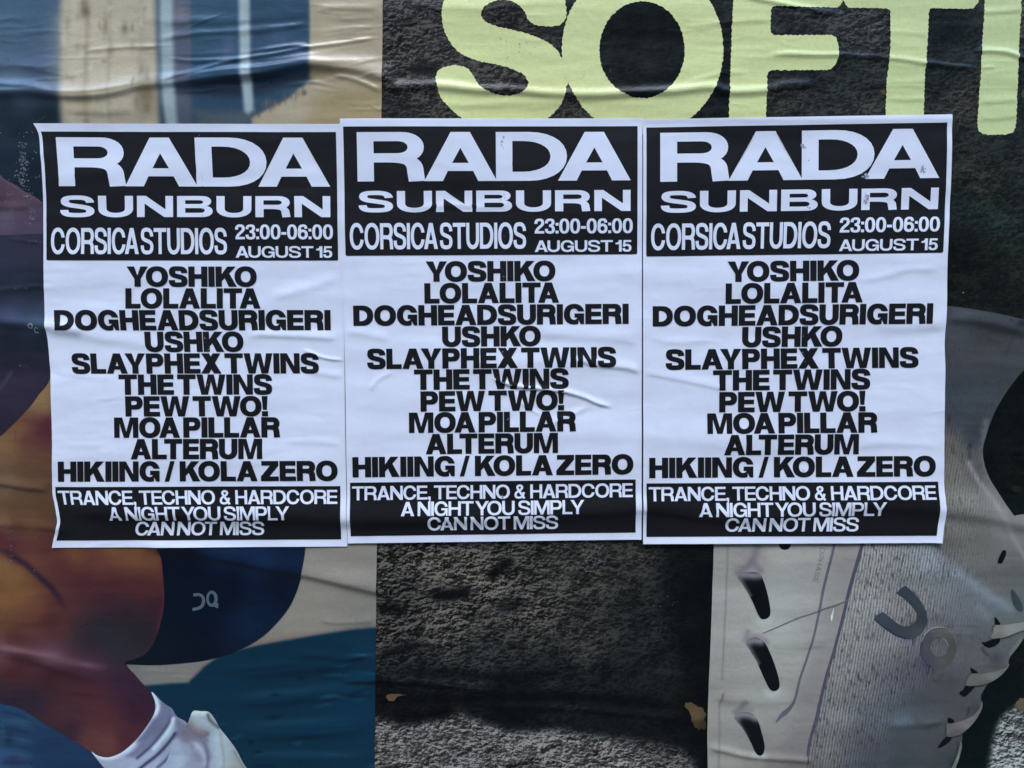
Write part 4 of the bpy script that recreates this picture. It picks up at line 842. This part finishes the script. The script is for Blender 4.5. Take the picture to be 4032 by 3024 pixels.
mid = Paint([(2830, 2200, (150, 150, 146)), (2950, 2180, (146, 142, 140)), (3080, 2200, (164, 166, 162)), (3200, 2200, (158, 160, 156)), (3330, 2200, (142, 140, 138)), (2820, 2400, (158, 160, 156)), (2900, 2450, (162, 164, 158)), (3080, 2350, (162, 165, 161)), (3180, 2380, (158, 159, 156)), (3050, 2470, (172, 176, 172)), (3280, 2400, (140, 138, 136)), (2850, 2600, (154, 156, 152)), (3000, 2500, (166, 168, 163)), (3120, 2600, (160, 162, 157)), (3220, 2620, (138, 136, 136)), (2850, 2740, (150, 148, 144)), (2950, 2740, (158, 160, 155)), (3060, 2740, (160, 164, 158)), (3180, 2760, (134, 132, 131)), (2830, 2900, (146, 146, 142)), (2880, 2980, (150, 150, 144)), (3050, 2880, (146, 146, 143)), (3130, 2920, (128, 126, 126)), (2950, 3010, (140, 139, 134)), (3050, 3010, (126, 122, 120)), (3120, 3010, (112, 108, 106))], 40)
mid.spots = tune(mid.spots, lambda c: c * (.965, .94, .90))
mid.stroke(z6((465, 150), (440, 220), (420, 262), (380, 300), (335, 330)), (110, 105, 110), 15, .75).stroke(z6((425, 255), (480, 320)), (110, 105, 112), 12, .6)
mid.stroke(z6((400, 690), (390, 740), (375, 790)), (122, 114, 118), 14, .7, .15).stroke(z6((380, 780), (430, 745), (490, 755), (540, 800)), (122, 112, 116), 10, .6, .15)
mid.stroke(z6((400, 1160), (350, 1215), (305, 1260)), (110, 106, 108), 13, .8, .1).stroke(z6((330, 1245), (390, 1225), (440, 1235)), (120, 114, 116), 10, .6, .1)
mid.stroke(z6((268, 140), (262, 330), (252, 560), (240, 800), (230, 1030)), (108, 106, 104), 3.2, .7).stroke(z6((243, 1110), (235, 1150), (215, 1190), (213, 1400), (207, 1640)), (104, 104, 100), 3.4, .7)
mid.stroke(z6((236, 1115), (230, 1160), (220, 1180)), (86, 84, 84), 4, .7, .2)
mid.stroke(z6((535, 630), (510, 650), (470, 640)), (186, 190, 186), 16, .5).stroke(z6((590, 1105), (560, 1125), (520, 1110)), (176, 182, 178), 14, .5).stroke(z6((500, 1530), (470, 1540), (440, 1525)), (164, 168, 164), 12, .5)
MID = patch('midsole', z6((184, -160), (181, -40), (178, 80), (172, 300), (165, 500), (158, 700), (150, 900), (144, 1050), (143, 1130), (137, 1300), (135, 1400), (137, 1617), (137, 2200), (700, 2250), (740, 1900), (785, 1530), (800, 1450), (840, 1280), (870, 1140), (900, 1000), (930, 900), (960, 800), (1010, 600), (1060, 420), (1100, 280), (1145, 150), (1175, 20), (1200, -120), (1190, -200), (700, -220), (220, -200)), .0007, M_PRINT, SHOE, mid, 6.5, edge=7)
for pts, wd, c in ((z6((980, 60), (955, 170), (925, 290), (895, 420), (870, 540), (845, 660), (820, 760), (790, 860), (755, 960), (735, 1020), (720, 1090), (705, 1150), (685, 1195), (650, 1235), (610, 1270), (580, 1310)), (9, 11, 11, 9, 9, 9, 9, 11, 20, 3), (96, 92, 102)),
                   (z6((1160, 60), (1135, 170), (1100, 290), (1065, 420), (1040, 520), (1015, 620), (985, 730), (965, 810), (935, 910), (905, 1010), (880, 1120), (850, 1260), (815, 1380), (795, 1460), (786, 1530)), (13, 14, 14, 12, 11, 11, 12, 14, 12, 8), (78, 76, 88))):
    multi('seam', [(ribbon(pts, wd), True)], .0009, M_PRINT, SHOE, flat(c), 6)
holes = [z6((330, 345), (400, 328), (470, 335), (502, 390), (528, 480), (543, 580), (533, 618), (497, 633), (468, 612), (425, 515), (375, 425)),
         z6((385, 780), (440, 750), (500, 778), (540, 850), (575, 940), (600, 1030), (602, 1075), (585, 1097), (558, 1100), (535, 1080), (500, 1010), (450, 900), (410, 835)),
         z6((310, 1265), (370, 1238), (430, 1252), (465, 1300), (490, 1380), (507, 1450), (503, 1500), (480, 1520), (450, 1505), (420, 1440), (370, 1350), (330, 1302)),
         n1((865, 0), (890, 60), (920, 88), (965, 93), (1005, 75), (1028, 20), (1030, -100), (940, -160), (860, -100))]
tops = [[(330, 345), (390, 345), (440, 350), (480, 345)], [(385, 785), (430, 770), (480, 775)], [(312, 1268), (360, 1255), (410, 1258), (450, 1275)]]
for k, h in enumerate(holes):
    P = np.array(h); sp = [(P[i][0], P[i][1], (18, 20, 20)) for i in range(3, len(P))]; c = P.mean(0); sp += [(c[0], c[1], (14, 16, 16))]
    pt = Paint(sp, 10, 2.2)
    if k < 3:
        tp = z6(*tops[k]); pt.stroke(tp, (132, 126, 128), 17, .95).stroke([(tp[0][0], tp[0][1]), (tp[0][0] + 18, tp[0][1] + 38), (tp[0][0] + 48, tp[0][1] + 92)], (112, 106, 106), 13, .85, .05)
    patch('vent_hole', h, .0010, M_PRINT, SHOE, pt, 5, edge=4)
tr = Paint([(3450, 2420, (62, 68, 74)), (3570, 2320, (54, 62, 70)), (3620, 2420, (56, 62, 66)), (3610, 2490, (70, 70, 74)), (3530, 2480, (58, 64, 70))], 20)
tr.stroke(n2((255, 745), (320, 800), (410, 865), (530, 945), (650, 985)), (40, 40, 52), 5, .8).stroke(n2((545, 418), (620, 470), (690, 530), (740, 585), (790, 655)), (38, 42, 50), 4, .7)
patch('emblem', corner(np.array(n2((255, 740), (290, 690), (372, 643), (430, 690), (500, 745), (560, 795), (630, 828), (700, 826), (760, 790), (795, 730), (790, 650), (740, 580), (690, 525), (620, 465), (545, 415), (590, 370), (655, 316), (740, 390), (820, 470), (885, 575), (922, 660), (932, 760), (905, 850), (840, 930), (760, 985), (650, 985), (530, 945), (410, 865), (330, 800))), 6), .0008, M_PRINT, SHOE, tr, 6, smooth=False, edge=5)
ti = Paint([(3620, 2500, (74, 72, 76)), (3700, 2470, (88, 86, 80)), (3740, 2560, (74, 74, 66)), (3640, 2600, (72, 69, 76)), (3690, 2620, (82, 82, 76))], 20)
ti.stroke(n2((845, 1050), (835, 1150), (860, 1240), (910, 1310), (985, 1380)), (56, 52, 66), 6, .8)
rgo = n2(*rg(1062, 1095, 226, 250, 30)); rgi = n2(*rg(1078, 1085, 112, 118, 24))
multi('emblem', [(np.array(rgo), True), (np.array(rgi), False), (np.array(n2((985, 1320), (1120, 1300), (1115, 1360), (1080, 1440), (1050, 1510), (1000, 1500), (985, 1420))), True)], .0010, M_PRINT, SHOE, ti, 6)
multi('emblem_edge', [(ribbon(n2((850, 1020), (900, 920), (980, 855), (1080, 835), (1180, 850)), (2, 5, 5, 2)), True), (ribbon(n2((1110, 970), (1160, 1010), (1190, 1080)), (2, 4, 2)), True)], .0012, M_PRINT, SHOE, flat((128, 130, 128)), 0)
for pts in (n2((1765, 700), (1800, 735), (1840, 790), (1835, 808), (1770, 805)), n2((1595, 1015), (1640, 1025), (1720, 990), (1840, 975), (1820, 1030), (1760, 1075), (1690, 1095), (1640, 1070)),
            n3((1480, 60), (1530, 85), (1590, 130), (1500, 135)), n3((1350, 380), (1400, 350), (1430, 290), (1560, 300), (1500, 370), (1420, 440), (1360, 410)), n3((1200, 710), (1240, 705), (1290, 740), (1280, 775), (1210, 770)),
            n3((1070, 1100), (1120, 1020), (1180, 950), (1265, 955), (1230, 1010), (1150, 1070)), n4((436, 1536), (442, 1510), (466, 1466), (484, 1468), (482, 1496), (460, 1538))):
    patch('eyelet', corner(np.array(pts), 3), .0010, M_PRINT, SHOE, flat((13, 15, 16)), 5, smooth=False, edge=4)
patch('eyelet', n2((1975, 360), (2060, 450), (2120, 580), (2110, 640), (2060, 620), (2000, 540)), .0010, M_PRINT, SHOE, flat((58, 68, 66)), 6)
for pts, c in ((n2((1770, 815), (1900, 806), (2050, 785), (2300, 750), (2300, 830), (2100, 880), (1900, 955), (1820, 970), (1720, 970), (1740, 900)), (112, 114, 113)),
               (n2((2300, 790), (2176, 850), (2060, 985), (1990, 1090), (1945, 1150), (1942, 1240), (1962, 1195), (2040, 1100), (2130, 970), (2190, 890), (2300, 850)), (94, 100, 98)),
               (n3((1490, 150), (1600, 146), (1700, 132), (1830, 110), (1920, 75), (1972, 5), (1962, 62), (1890, 150), (1800, 220), (1700, 270), (1560, 295), (1430, 285)), (98, 100, 98)),
               (n3((1195, 785), (1270, 775), (1350, 752), (1450, 720), (1540, 665), (1610, 580), (1640, 490), (1642, 570), (1600, 670), (1530, 770), (1440, 860), (1330, 930), (1200, 945), (1190, 860)), (96, 94, 96)),
               (n3((1372, 1005), (1388, 1060), (1370, 1160), (1340, 1260), (1310, 1330), (1290, 1420), (1215, 1420), (1270, 1310), (1330, 1180), (1352, 1080)), (94, 102, 98)),
               (n2((1935, 1300), (1900, 1340), (1820, 1370), (1760, 1385), (1830, 1400), (1920, 1345)), (96, 98, 96))):
    P = np.array(pts); cc = P.mean(0); c = tuple(np.array(c) * (1.1, 1.07, 1.0))
    pt = Paint([(P[0][0], P[0][1], tuple(np.array(c) - 6)), (cc[0], cc[1], tuple(np.array(c) + 8)), (P[4][0], P[4][1], c), (P[-3][0], P[-3][1], tuple(np.array(c) - 14))], 14)
    patch('lace', pts, .0012, M_PRINT, SHOE, pt, 5, edge=5)
tl_, tw_ = set_line('EOPHASE', .17, .14, .16, .2, .0)
ops = []
for gl in tl_:
    for P, sgn in gl:
        P = np.asarray(P, float); A0, A1 = np.array(n1((1405, -10))[0]), np.array(n1((1300, 490))[0]); dd = (A1 - A0) / tw_; ux = np.array((.97, .22)) * 19
        ops.append((A0 + P[:, :1] * dd + P[:, 1:] * ux, sgn))
multi('embossed_lettering', ops, .0010, M_PRINT, MID, flat((128, 126, 126)), 0)
multi('loose_thread', [(ribbon(z6((490, 722), (560, 695), (650, 655), (740, 618), (830, 590), (900, 562), (960, 545), (1010, 525), (1050, 510)), (2.0, 3.4, 3, 3.6, 4, 4)), True)], .0014, M_PRINT, SHOE, flat((96, 100, 92)), 0)
multi('paste_drip', [(ribbon(z6((955, 560), (948, 590), (942, 615), (940, 645)), (2, 4, 10, 3)), True)], .0014, M_PRINT, SHOE, flat((196, 206, 198)), 0)
blobs(8, [(2330, 2180, 2.6, 40, 22, 26), (2220, 2160, 2, 8, 10, 14), (2590, 2380, 2.2, 2, 14, 4), (2050, 200, 1.8, 18, 40, 22), (2300, 300, 1.6, 8, 40, 20), (2400, 290, 1.4, 8, 4, 20), (2450, 370, 1.6, 6, 20, 6), (3832, 600, 2, 1, 1, 1), (3785, 1153, 2.4, 1, 1, 1), (3748, 1050, 2, 3, 3, 6), (3890, 1500, 2, 2, 14, 3), (2660, 2370, 1.6, 6, 30, 30), (1990, 2560, 1.8, 4, 40, 20)], .0008, 'dried_paste', RP, M_BLOB, kind='stuff')
# ------------------------------------------------------------------ event posters
# measured on the middle poster (photo pixels): text, ends of the baseline, cap height, stem, bar, gap, space
mA = lambda x, y: (1320 + x / 1.784, 460 + y / 1.784)
mB = lambda x, y: (1320 + x / 1.784, 1000 + y / 1.784)
mC = lambda x, y: (1320 + x / 1.784, 1560 + y / 1.784)
HEAD = [('title_lettering', 'RADA', mA(167, 468), mA(2068, 453), 340, .225, .185, -.005, .15), ('subtitle_lettering', 'SUNBURN', mA(175, 681), mA(2067, 667), 147, .215, .20, .105, .15),
        ('venue_lettering', 'CORSICA STUDIOS', mA(114, 936), mA(1340, 932), 181, .225, .15, .055, .09), ('time_lettering', '23:00-06:00', mA(1398, 827), mA(2083, 822), 102, .20, .165, .05, .15), ('date_lettering', 'AUGUST 15', mA(1400, 957), mA(2075, 948), 80, .20, .17, .06, .15)]
LIST = [('YOSHIKO', mB(642, 197), mB(1545, 194)), ('LOLALITA', mB(632, 349), mB(1570, 345)), ('DOGHEADSURIGERI', mB(137, 502), mB(2055, 496)), ('USHKO', mB(755, 650), mB(1443, 649)), ('SLAYPHEX TWINS', mB(233, 802), mB(1967, 799)),
        ('THE TWINS', mB(560, 950), mB(1637, 945)), ('PEW TWO!', mC(605, 103), mC(1605, 96)), ('MOA PILLAR', mC(525, 253), mC(1688, 241)), ('ALTERUM', mC(641, 400), mC(1562, 393)), ('HIKIING / KOLA ZERO', mC(132, 558), mC(2087, 545))]
FOOT = [('TRANCE, TECHNO & HARDCORE', mC(130, 718), mC(2083, 702)), ('A NIGHT_YOU SIMPLY', mC(470, 828), mC(1745, 814)), ('CAN NOT MISS', mC(655, 932), mC(1563, 921))]

class Pose:
    """where one event poster hangs: left edge, right edge (photo px along the height), top and bottom corners"""
    def __init__(s, tl, tr, br, bl, left=None, right=None):
        s.tl, s.tr, s.br, s.bl = tl, tr, br, bl
        def side(p, q, pts):
            a = [(p[1], p[0])] + [(y, x) for x, y in (pts or [])] + [(q[1], q[0])]
            sp = spline([(y, x) for y, x in a], n=10); v = (sp[:, 0] - p[1]) / (q[1] - p[1]); o = np.argsort(v)
            return v[o], sp[o, 1]
        s.L, s.Rr = side(tl, bl, left), side(tr, br, right)
    def __call__(s, u, v):
        u, v = np.asarray(u, float), np.asarray(v, float)
        xl, xr = np.interp(v, *s.L), np.interp(v, *s.Rr)
        return xl + u * (xr - xl), (1 - v) * (s.tl[1] + u * (s.tr[1] - s.tl[1])) + v * (s.bl[1] + u * (s.br[1] - s.bl[1]))
    def inverse(s, x, y):
        u, v = .5, .5
        for _ in range(30):
            yt, yb = s.tl[1] + u * (s.tr[1] - s.tl[1]), s.bl[1] + u * (s.br[1] - s.bl[1]); v = (y - yt) / (yb - yt)
            xl, xr = np.interp(v, *s.L), np.interp(v, *s.Rr); u = (x - xl) / (xr - xl)
        return float(u), float(v)
MIDP = Pose((1345, 475.7), (2525, 472), (2522, 2119), (1374, 2133), [(1354, 1020), (1367, 1600)])
LEFTP = Pose((148.5, 493.5), (1347, 496), (1372, 2145.5), (221.5, 2149.5), [(168, 535), (176, 610), (182, 687), (185, 800), (186, 1000), (188, 1122), (191, 1253), (199, 1322), (205, 1379), (213, 1475), (217, 1584), (222, 1759), (222, 1924), (230, 1975), (238, 2015), (242, 2050), (236, 2085), (228, 2115)])
RIGHTP = Pose((2528, 478), (3731.6, 459), (3693, 2131), (2528, 2136), None, [(3729, 603), (3726, 801), (3715.5, 994), (3714, 1168), (3705, 1347), (3706, 1448), (3704, 1600), (3705, 1672), (3704, 1896), (3707, 2008), (3700, 2075)])
CAPV = (2126 - 474)
def uvline(p0, p1):
    a, b = MIDP.inverse(*p0), MIDP.inverse(*p1); return a[0], b[0], (a[1] + b[1]) / 2
def uvrect(p, q):
    a, b = MIDP.inverse(*p), MIDP.inverse(*q); return a, b

HR = HB * 1.0
sm = HR.copy()
for _ in range(6): sm[1:-1, 1:-1] = (sm[1:-1, 1:-1] * 2 + sm[:-2, 1:-1] + sm[2:, 1:-1] + sm[1:-1, :-2] + sm[1:-1, 2:]) / 6
HR = np.maximum(6.0 + (sm * 1000 - 6.0) * .75, HB * 1000 - .9)
own = .30 * smooth_noise(21, 150, 40) + .10 * smooth_noise(22, 60, 22) + .022 * smooth_noise(23, 14, 10)
HR = HR + own
lb = lambda *p: Z(140, 980, .5696, p)
lc = lambda *p: Z(140, 1560, .5696, p)
mb = lambda *p: Z(1320, 1000, .5606, p)
mc = lambda *p: Z(1320, 1560, .5606, p)
rb = lambda *p: Z(2500, 1000, .5606, p)
rc = lambda *p: Z(2500, 1560, .5606, p)
ridge(HR, lb((80, 560), (250, 572), (450, 610), (700, 650), (1000, 690)), 1.3, 34, 24, .15, 2)
ridge(HR, lb((1450, 600), (1600, 592), (1750, 600), (1900, 606), (2140, 622)), 1.5, 24, 13, .2, 2)
ridge(HR, lb((1840, 698), (1900, 715), (1960, 742), (2050, 764), (2150, 776)), 1.3, 8, 4, .2, 1)
ridge(HR, lb((1600, 350), (1700, 320), (1900, 270), (2120, 200)), .9, 24, 22, .2, 3)
ridge(HR, lb((1880, 840), (2000, 860), (2150, 900)), .8, 16, 14, .2, 3)
ridge(HR, lb((120, 850), (400, 880), (600, 905)), .6, 22, 16, .2, 3)
ridge(HR, lc((1700, 320), (1900, 300), (2150, 330)), .6, 22, 16, .2, 3)
ridge(HR, lc((160, 300), (400, 330), (560, 325)), .5, 22, 16, .2, 3)
ridge(HR, mb((1080, 860), (1250, 925), (1450, 948), (1600, 965), (1680, 985), (1750, 1008), (1850, 1052), (1960, 1080)), 2.0, 13, 5, .12, 1)
ridge(HR, mb((1660, 728), (1800, 770), (1950, 790), (2050, 802), (2150, 836)), 1.7, 22, 10, .15, 1)
ridge(HR, mb((1400, 560), (1600, 570), (1800, 585), (2150, 612)), 1.0, 30, 20, .15, 2)
ridge(HR, mb((250, 975), (290, 910), (340, 865), (420, 830)), .7, 12, 10, .2, 2)
ridge(HR, mb((60, 540), (200, 560), (400, 600)), .7, 22, 16, .2, 2)
ridge(HR, mc((1280, 20), (1340, 70), (1400, 110), (1450, 140)), .7, 7, 5, .25, 1)
ridge(HR, mc((1480, 230), (1540, 180), (1640, 130), (1800, 60)), .8, 14, 10, .25, 2)
ridge(HR, mb((1150, 1000), (1250, 980), (1300, 1040), (1340, 1100)), .5, 8, 6, .25, 1)
ridge(HR, Z(1320, 460, .5606, [(450, 660), (850, 625), (1050, 640), (1300, 620)]), .7, 14, 10, .2, 2)
ridge(HR, rb((30, 838), (150, 850), (300, 880), (450, 915), (650, 950)), .8, 26, 9, .15, 2)
ridge(HR, rb((1500, 180), (1700, 170), (1900, 120), (2150, 100)), .6, 18, 14, .2, 3)
ridge(HR, rb((60, 590), (300, 620), (560, 600)), .5, 22, 16, .2, 3)
ridge(HR, rb((1650, 500), (1850, 520), (2160, 490)), .7, 30, 20, .15, 2)
ridge(HR, rc((1500, 330), (1800, 320), (2150, 350)), .6, 22, 16, .2, 3)
ridge(HR, rc((60, 800), (250, 820), (450, 850), (800, 880)), .8, 22, 10, .2, 2)
strands(HR, 41, 150, 3700, 1040, 2000, 90, .13, .03, (60, 260), (4, 9))
strands(HR, 42, 150, 3700, 520, 1000, 40, .10, .02, (60, 220), (4, 9))
for y, a in ((480, .7),): ridge(HR, [(100, y + 6), (1340, y), (2500, y - 6), (3760, y - 20)], a, 20, 60, .02, 2)
HR = np.maximum(HR, HB * 1000 - .3) * .001
# the sheets overlap a little and their free edges stand off the wall
def event_relief(pose, lift):
    H = HR.copy()
    j0, j1 = np.searchsorted(gy, [pose.tl[1] - 60, pose.bl[1] + 60]); v = np.clip((gy[j0:j1] - pose.tl[1]) / (pose.bl[1] - pose.tl[1]), 0, 1)
    xl, xr = np.interp(v, *pose.L)[:, None], np.interp(v, *pose.Rr)[:, None]
    e = np.minimum(np.abs(gx[None] - xl), np.abs(gx[None] - xr))
    wobble = .6 + .5 * smooth_noise(int(pose.tl[0]) % 97 + 40, 400, 120)[j0:j1]
    H[j0:j1] += lift * np.clip(wobble, .1, 2) * np.exp(-(e / 22) ** 2)
    eb = np.minimum(np.abs(GYY - pose.bl[1]), np.abs(GYY - pose.tl[1])); H += lift * .35 * np.exp(-(eb / 14) ** 2)
    return Relief(H)

def event_poster(pose, off, lift, label):
    px, py = pose(.5, 1.0)
    root = thing('event_poster', label, 'poster', float(px), float(py), 'black and white event posters in a row')
    rel = event_relief(pose, lift)
    sheet('paper_sheet', lambda u, v: pose(u, v), rel, off, M_WHITE, root, 240, 340)
    def uvlay(name, ops, step, o, mat, parent):
        V, T = fill(ops, step); x, y = pose(V[:, 0] / 1000, V[:, 1] / 1000); return lay(name, x, y, T, rel, o, mat, parent)
    def panel(name, tl, tr, br, bl):
        q = [MIDP.inverse(*p) for p in (tl, tr, br, bl)]
        u0 = (q[0][0] + q[3][0]) / 2; u1 = (q[1][0] + q[2][0]) / 2; v0 = (q[0][1] + q[1][1]) / 2; v1 = (q[2][1] + q[3][1]) / 2
        R4 = resample([(u0 * 1000, v0 * 1000), (u1 * 1000, v0 * 1000), (u1 * 1000, v1 * 1000), (u0 * 1000, v1 * 1000)], 6)
        return uvlay(name, [(R4, True)], 6, off + .00035, M_INK, root)
    def line(name, text, p0, p1, cap, wd, th, gap, space, o, mat, parent):
        u0, u1, vb = uvline(p0, p1); glyphs, W = set_line(text, wd, th, gap, space)
        cv = cap / 1.784 / CAPV
        obs = None; allV, allT, k = [], [], 0
        for ops in glyphs:
            q = []
            for P, s in ops:
                P = np.asarray(P, float); q.append((np.c_[(u0 + P[:, 0] / W * (u1 - u0)) * 1000, (vb - P[:, 1] * cv) * 1000], s))
            V, T = fill(q, 5.5); allV.append(V); allT.append(T + k); k += len(V)
        V, T = np.vstack(allV), np.vstack(allT); x, y = pose(V[:, 0] / 1000, V[:, 1] / 1000)
        return lay(name, x, y, T, rel, o, mat, parent)
    hp = panel('header_panel', mA(66, 91), mA(2120, 71), mA(2112, 968), mA(84, 982))
    for nm, tx, p0, p1, cap, wd, th, gp, spc in HEAD: line(nm, tx, p0, p1, cap, wd, th, gp, spc, off + .0007, M_WHITE, hp)
    for tx, p0, p1 in LIST: line('name_lettering', tx, p0, p1, 141, .30, .23, .04, .12, off + .00035, M_INK, root)
    fp = panel('footer_panel', mC(112, 598), mC(2100, 578), mC(2107, 947), mC(120, 972))
    for tx, p0, p1 in FOOT: line('slogan_lettering', tx, p0, p1, 96, .205, .16, .035, .22, off + .0007, M_WHITE, fp)
    return root, rel
events = [(LEFTP, .0022, .0005, 'white event poster with black header and footer pasted over the runner picture'),
          (MIDP, .0031, .0006, 'white event poster with black panels straddling the seam between both large adverts'),
          (RIGHTP, .0036, .0016, 'white event poster with black panels pasted over the printed shoe and letters F and T')]
made = [event_poster(*e) for e in events]
# smears of paste down the middle crease of each sheet
M_SMUDGE = paper_material('grey_smudge', (.16, .16, .18), .45, .4, .6)
for (root, rel), e, sd in zip(made, events, (11, 12, 13)):
    rnd = random.Random(sd); sp = []
    for k in range(26):
        v = rnd.uniform(.02, .97); u = .535 + rnd.gauss(0, .004); x, y = e[0](u, v); sp.append((float(x), float(y), rnd.choice((1.2, 1.6, 2.6)), rnd.randint(1, 3), 2.5, 7))
    blobs(sd, sp, e[1] + .0010, 'paste_smear', root, M_SMUDGE, rel, 'stuff')

M_DIRT = paper_material('finger_dirt', (.36, .36, .40), .5, .4, .6)
rnd = random.Random(5)
blobs(21, [(x, y, 3.4, 10, 5, 5) for x, y in z3((1160, 1158), (1140, 1165), (1515, 1112), (1520, 1120), (1158, 1310), (1152, 1330), (1160, 1290), (745, 965))], events[2][1] + .0011, 'dirt_mark', made[2][0], M_DIRT, made[2][1], 'stuff')
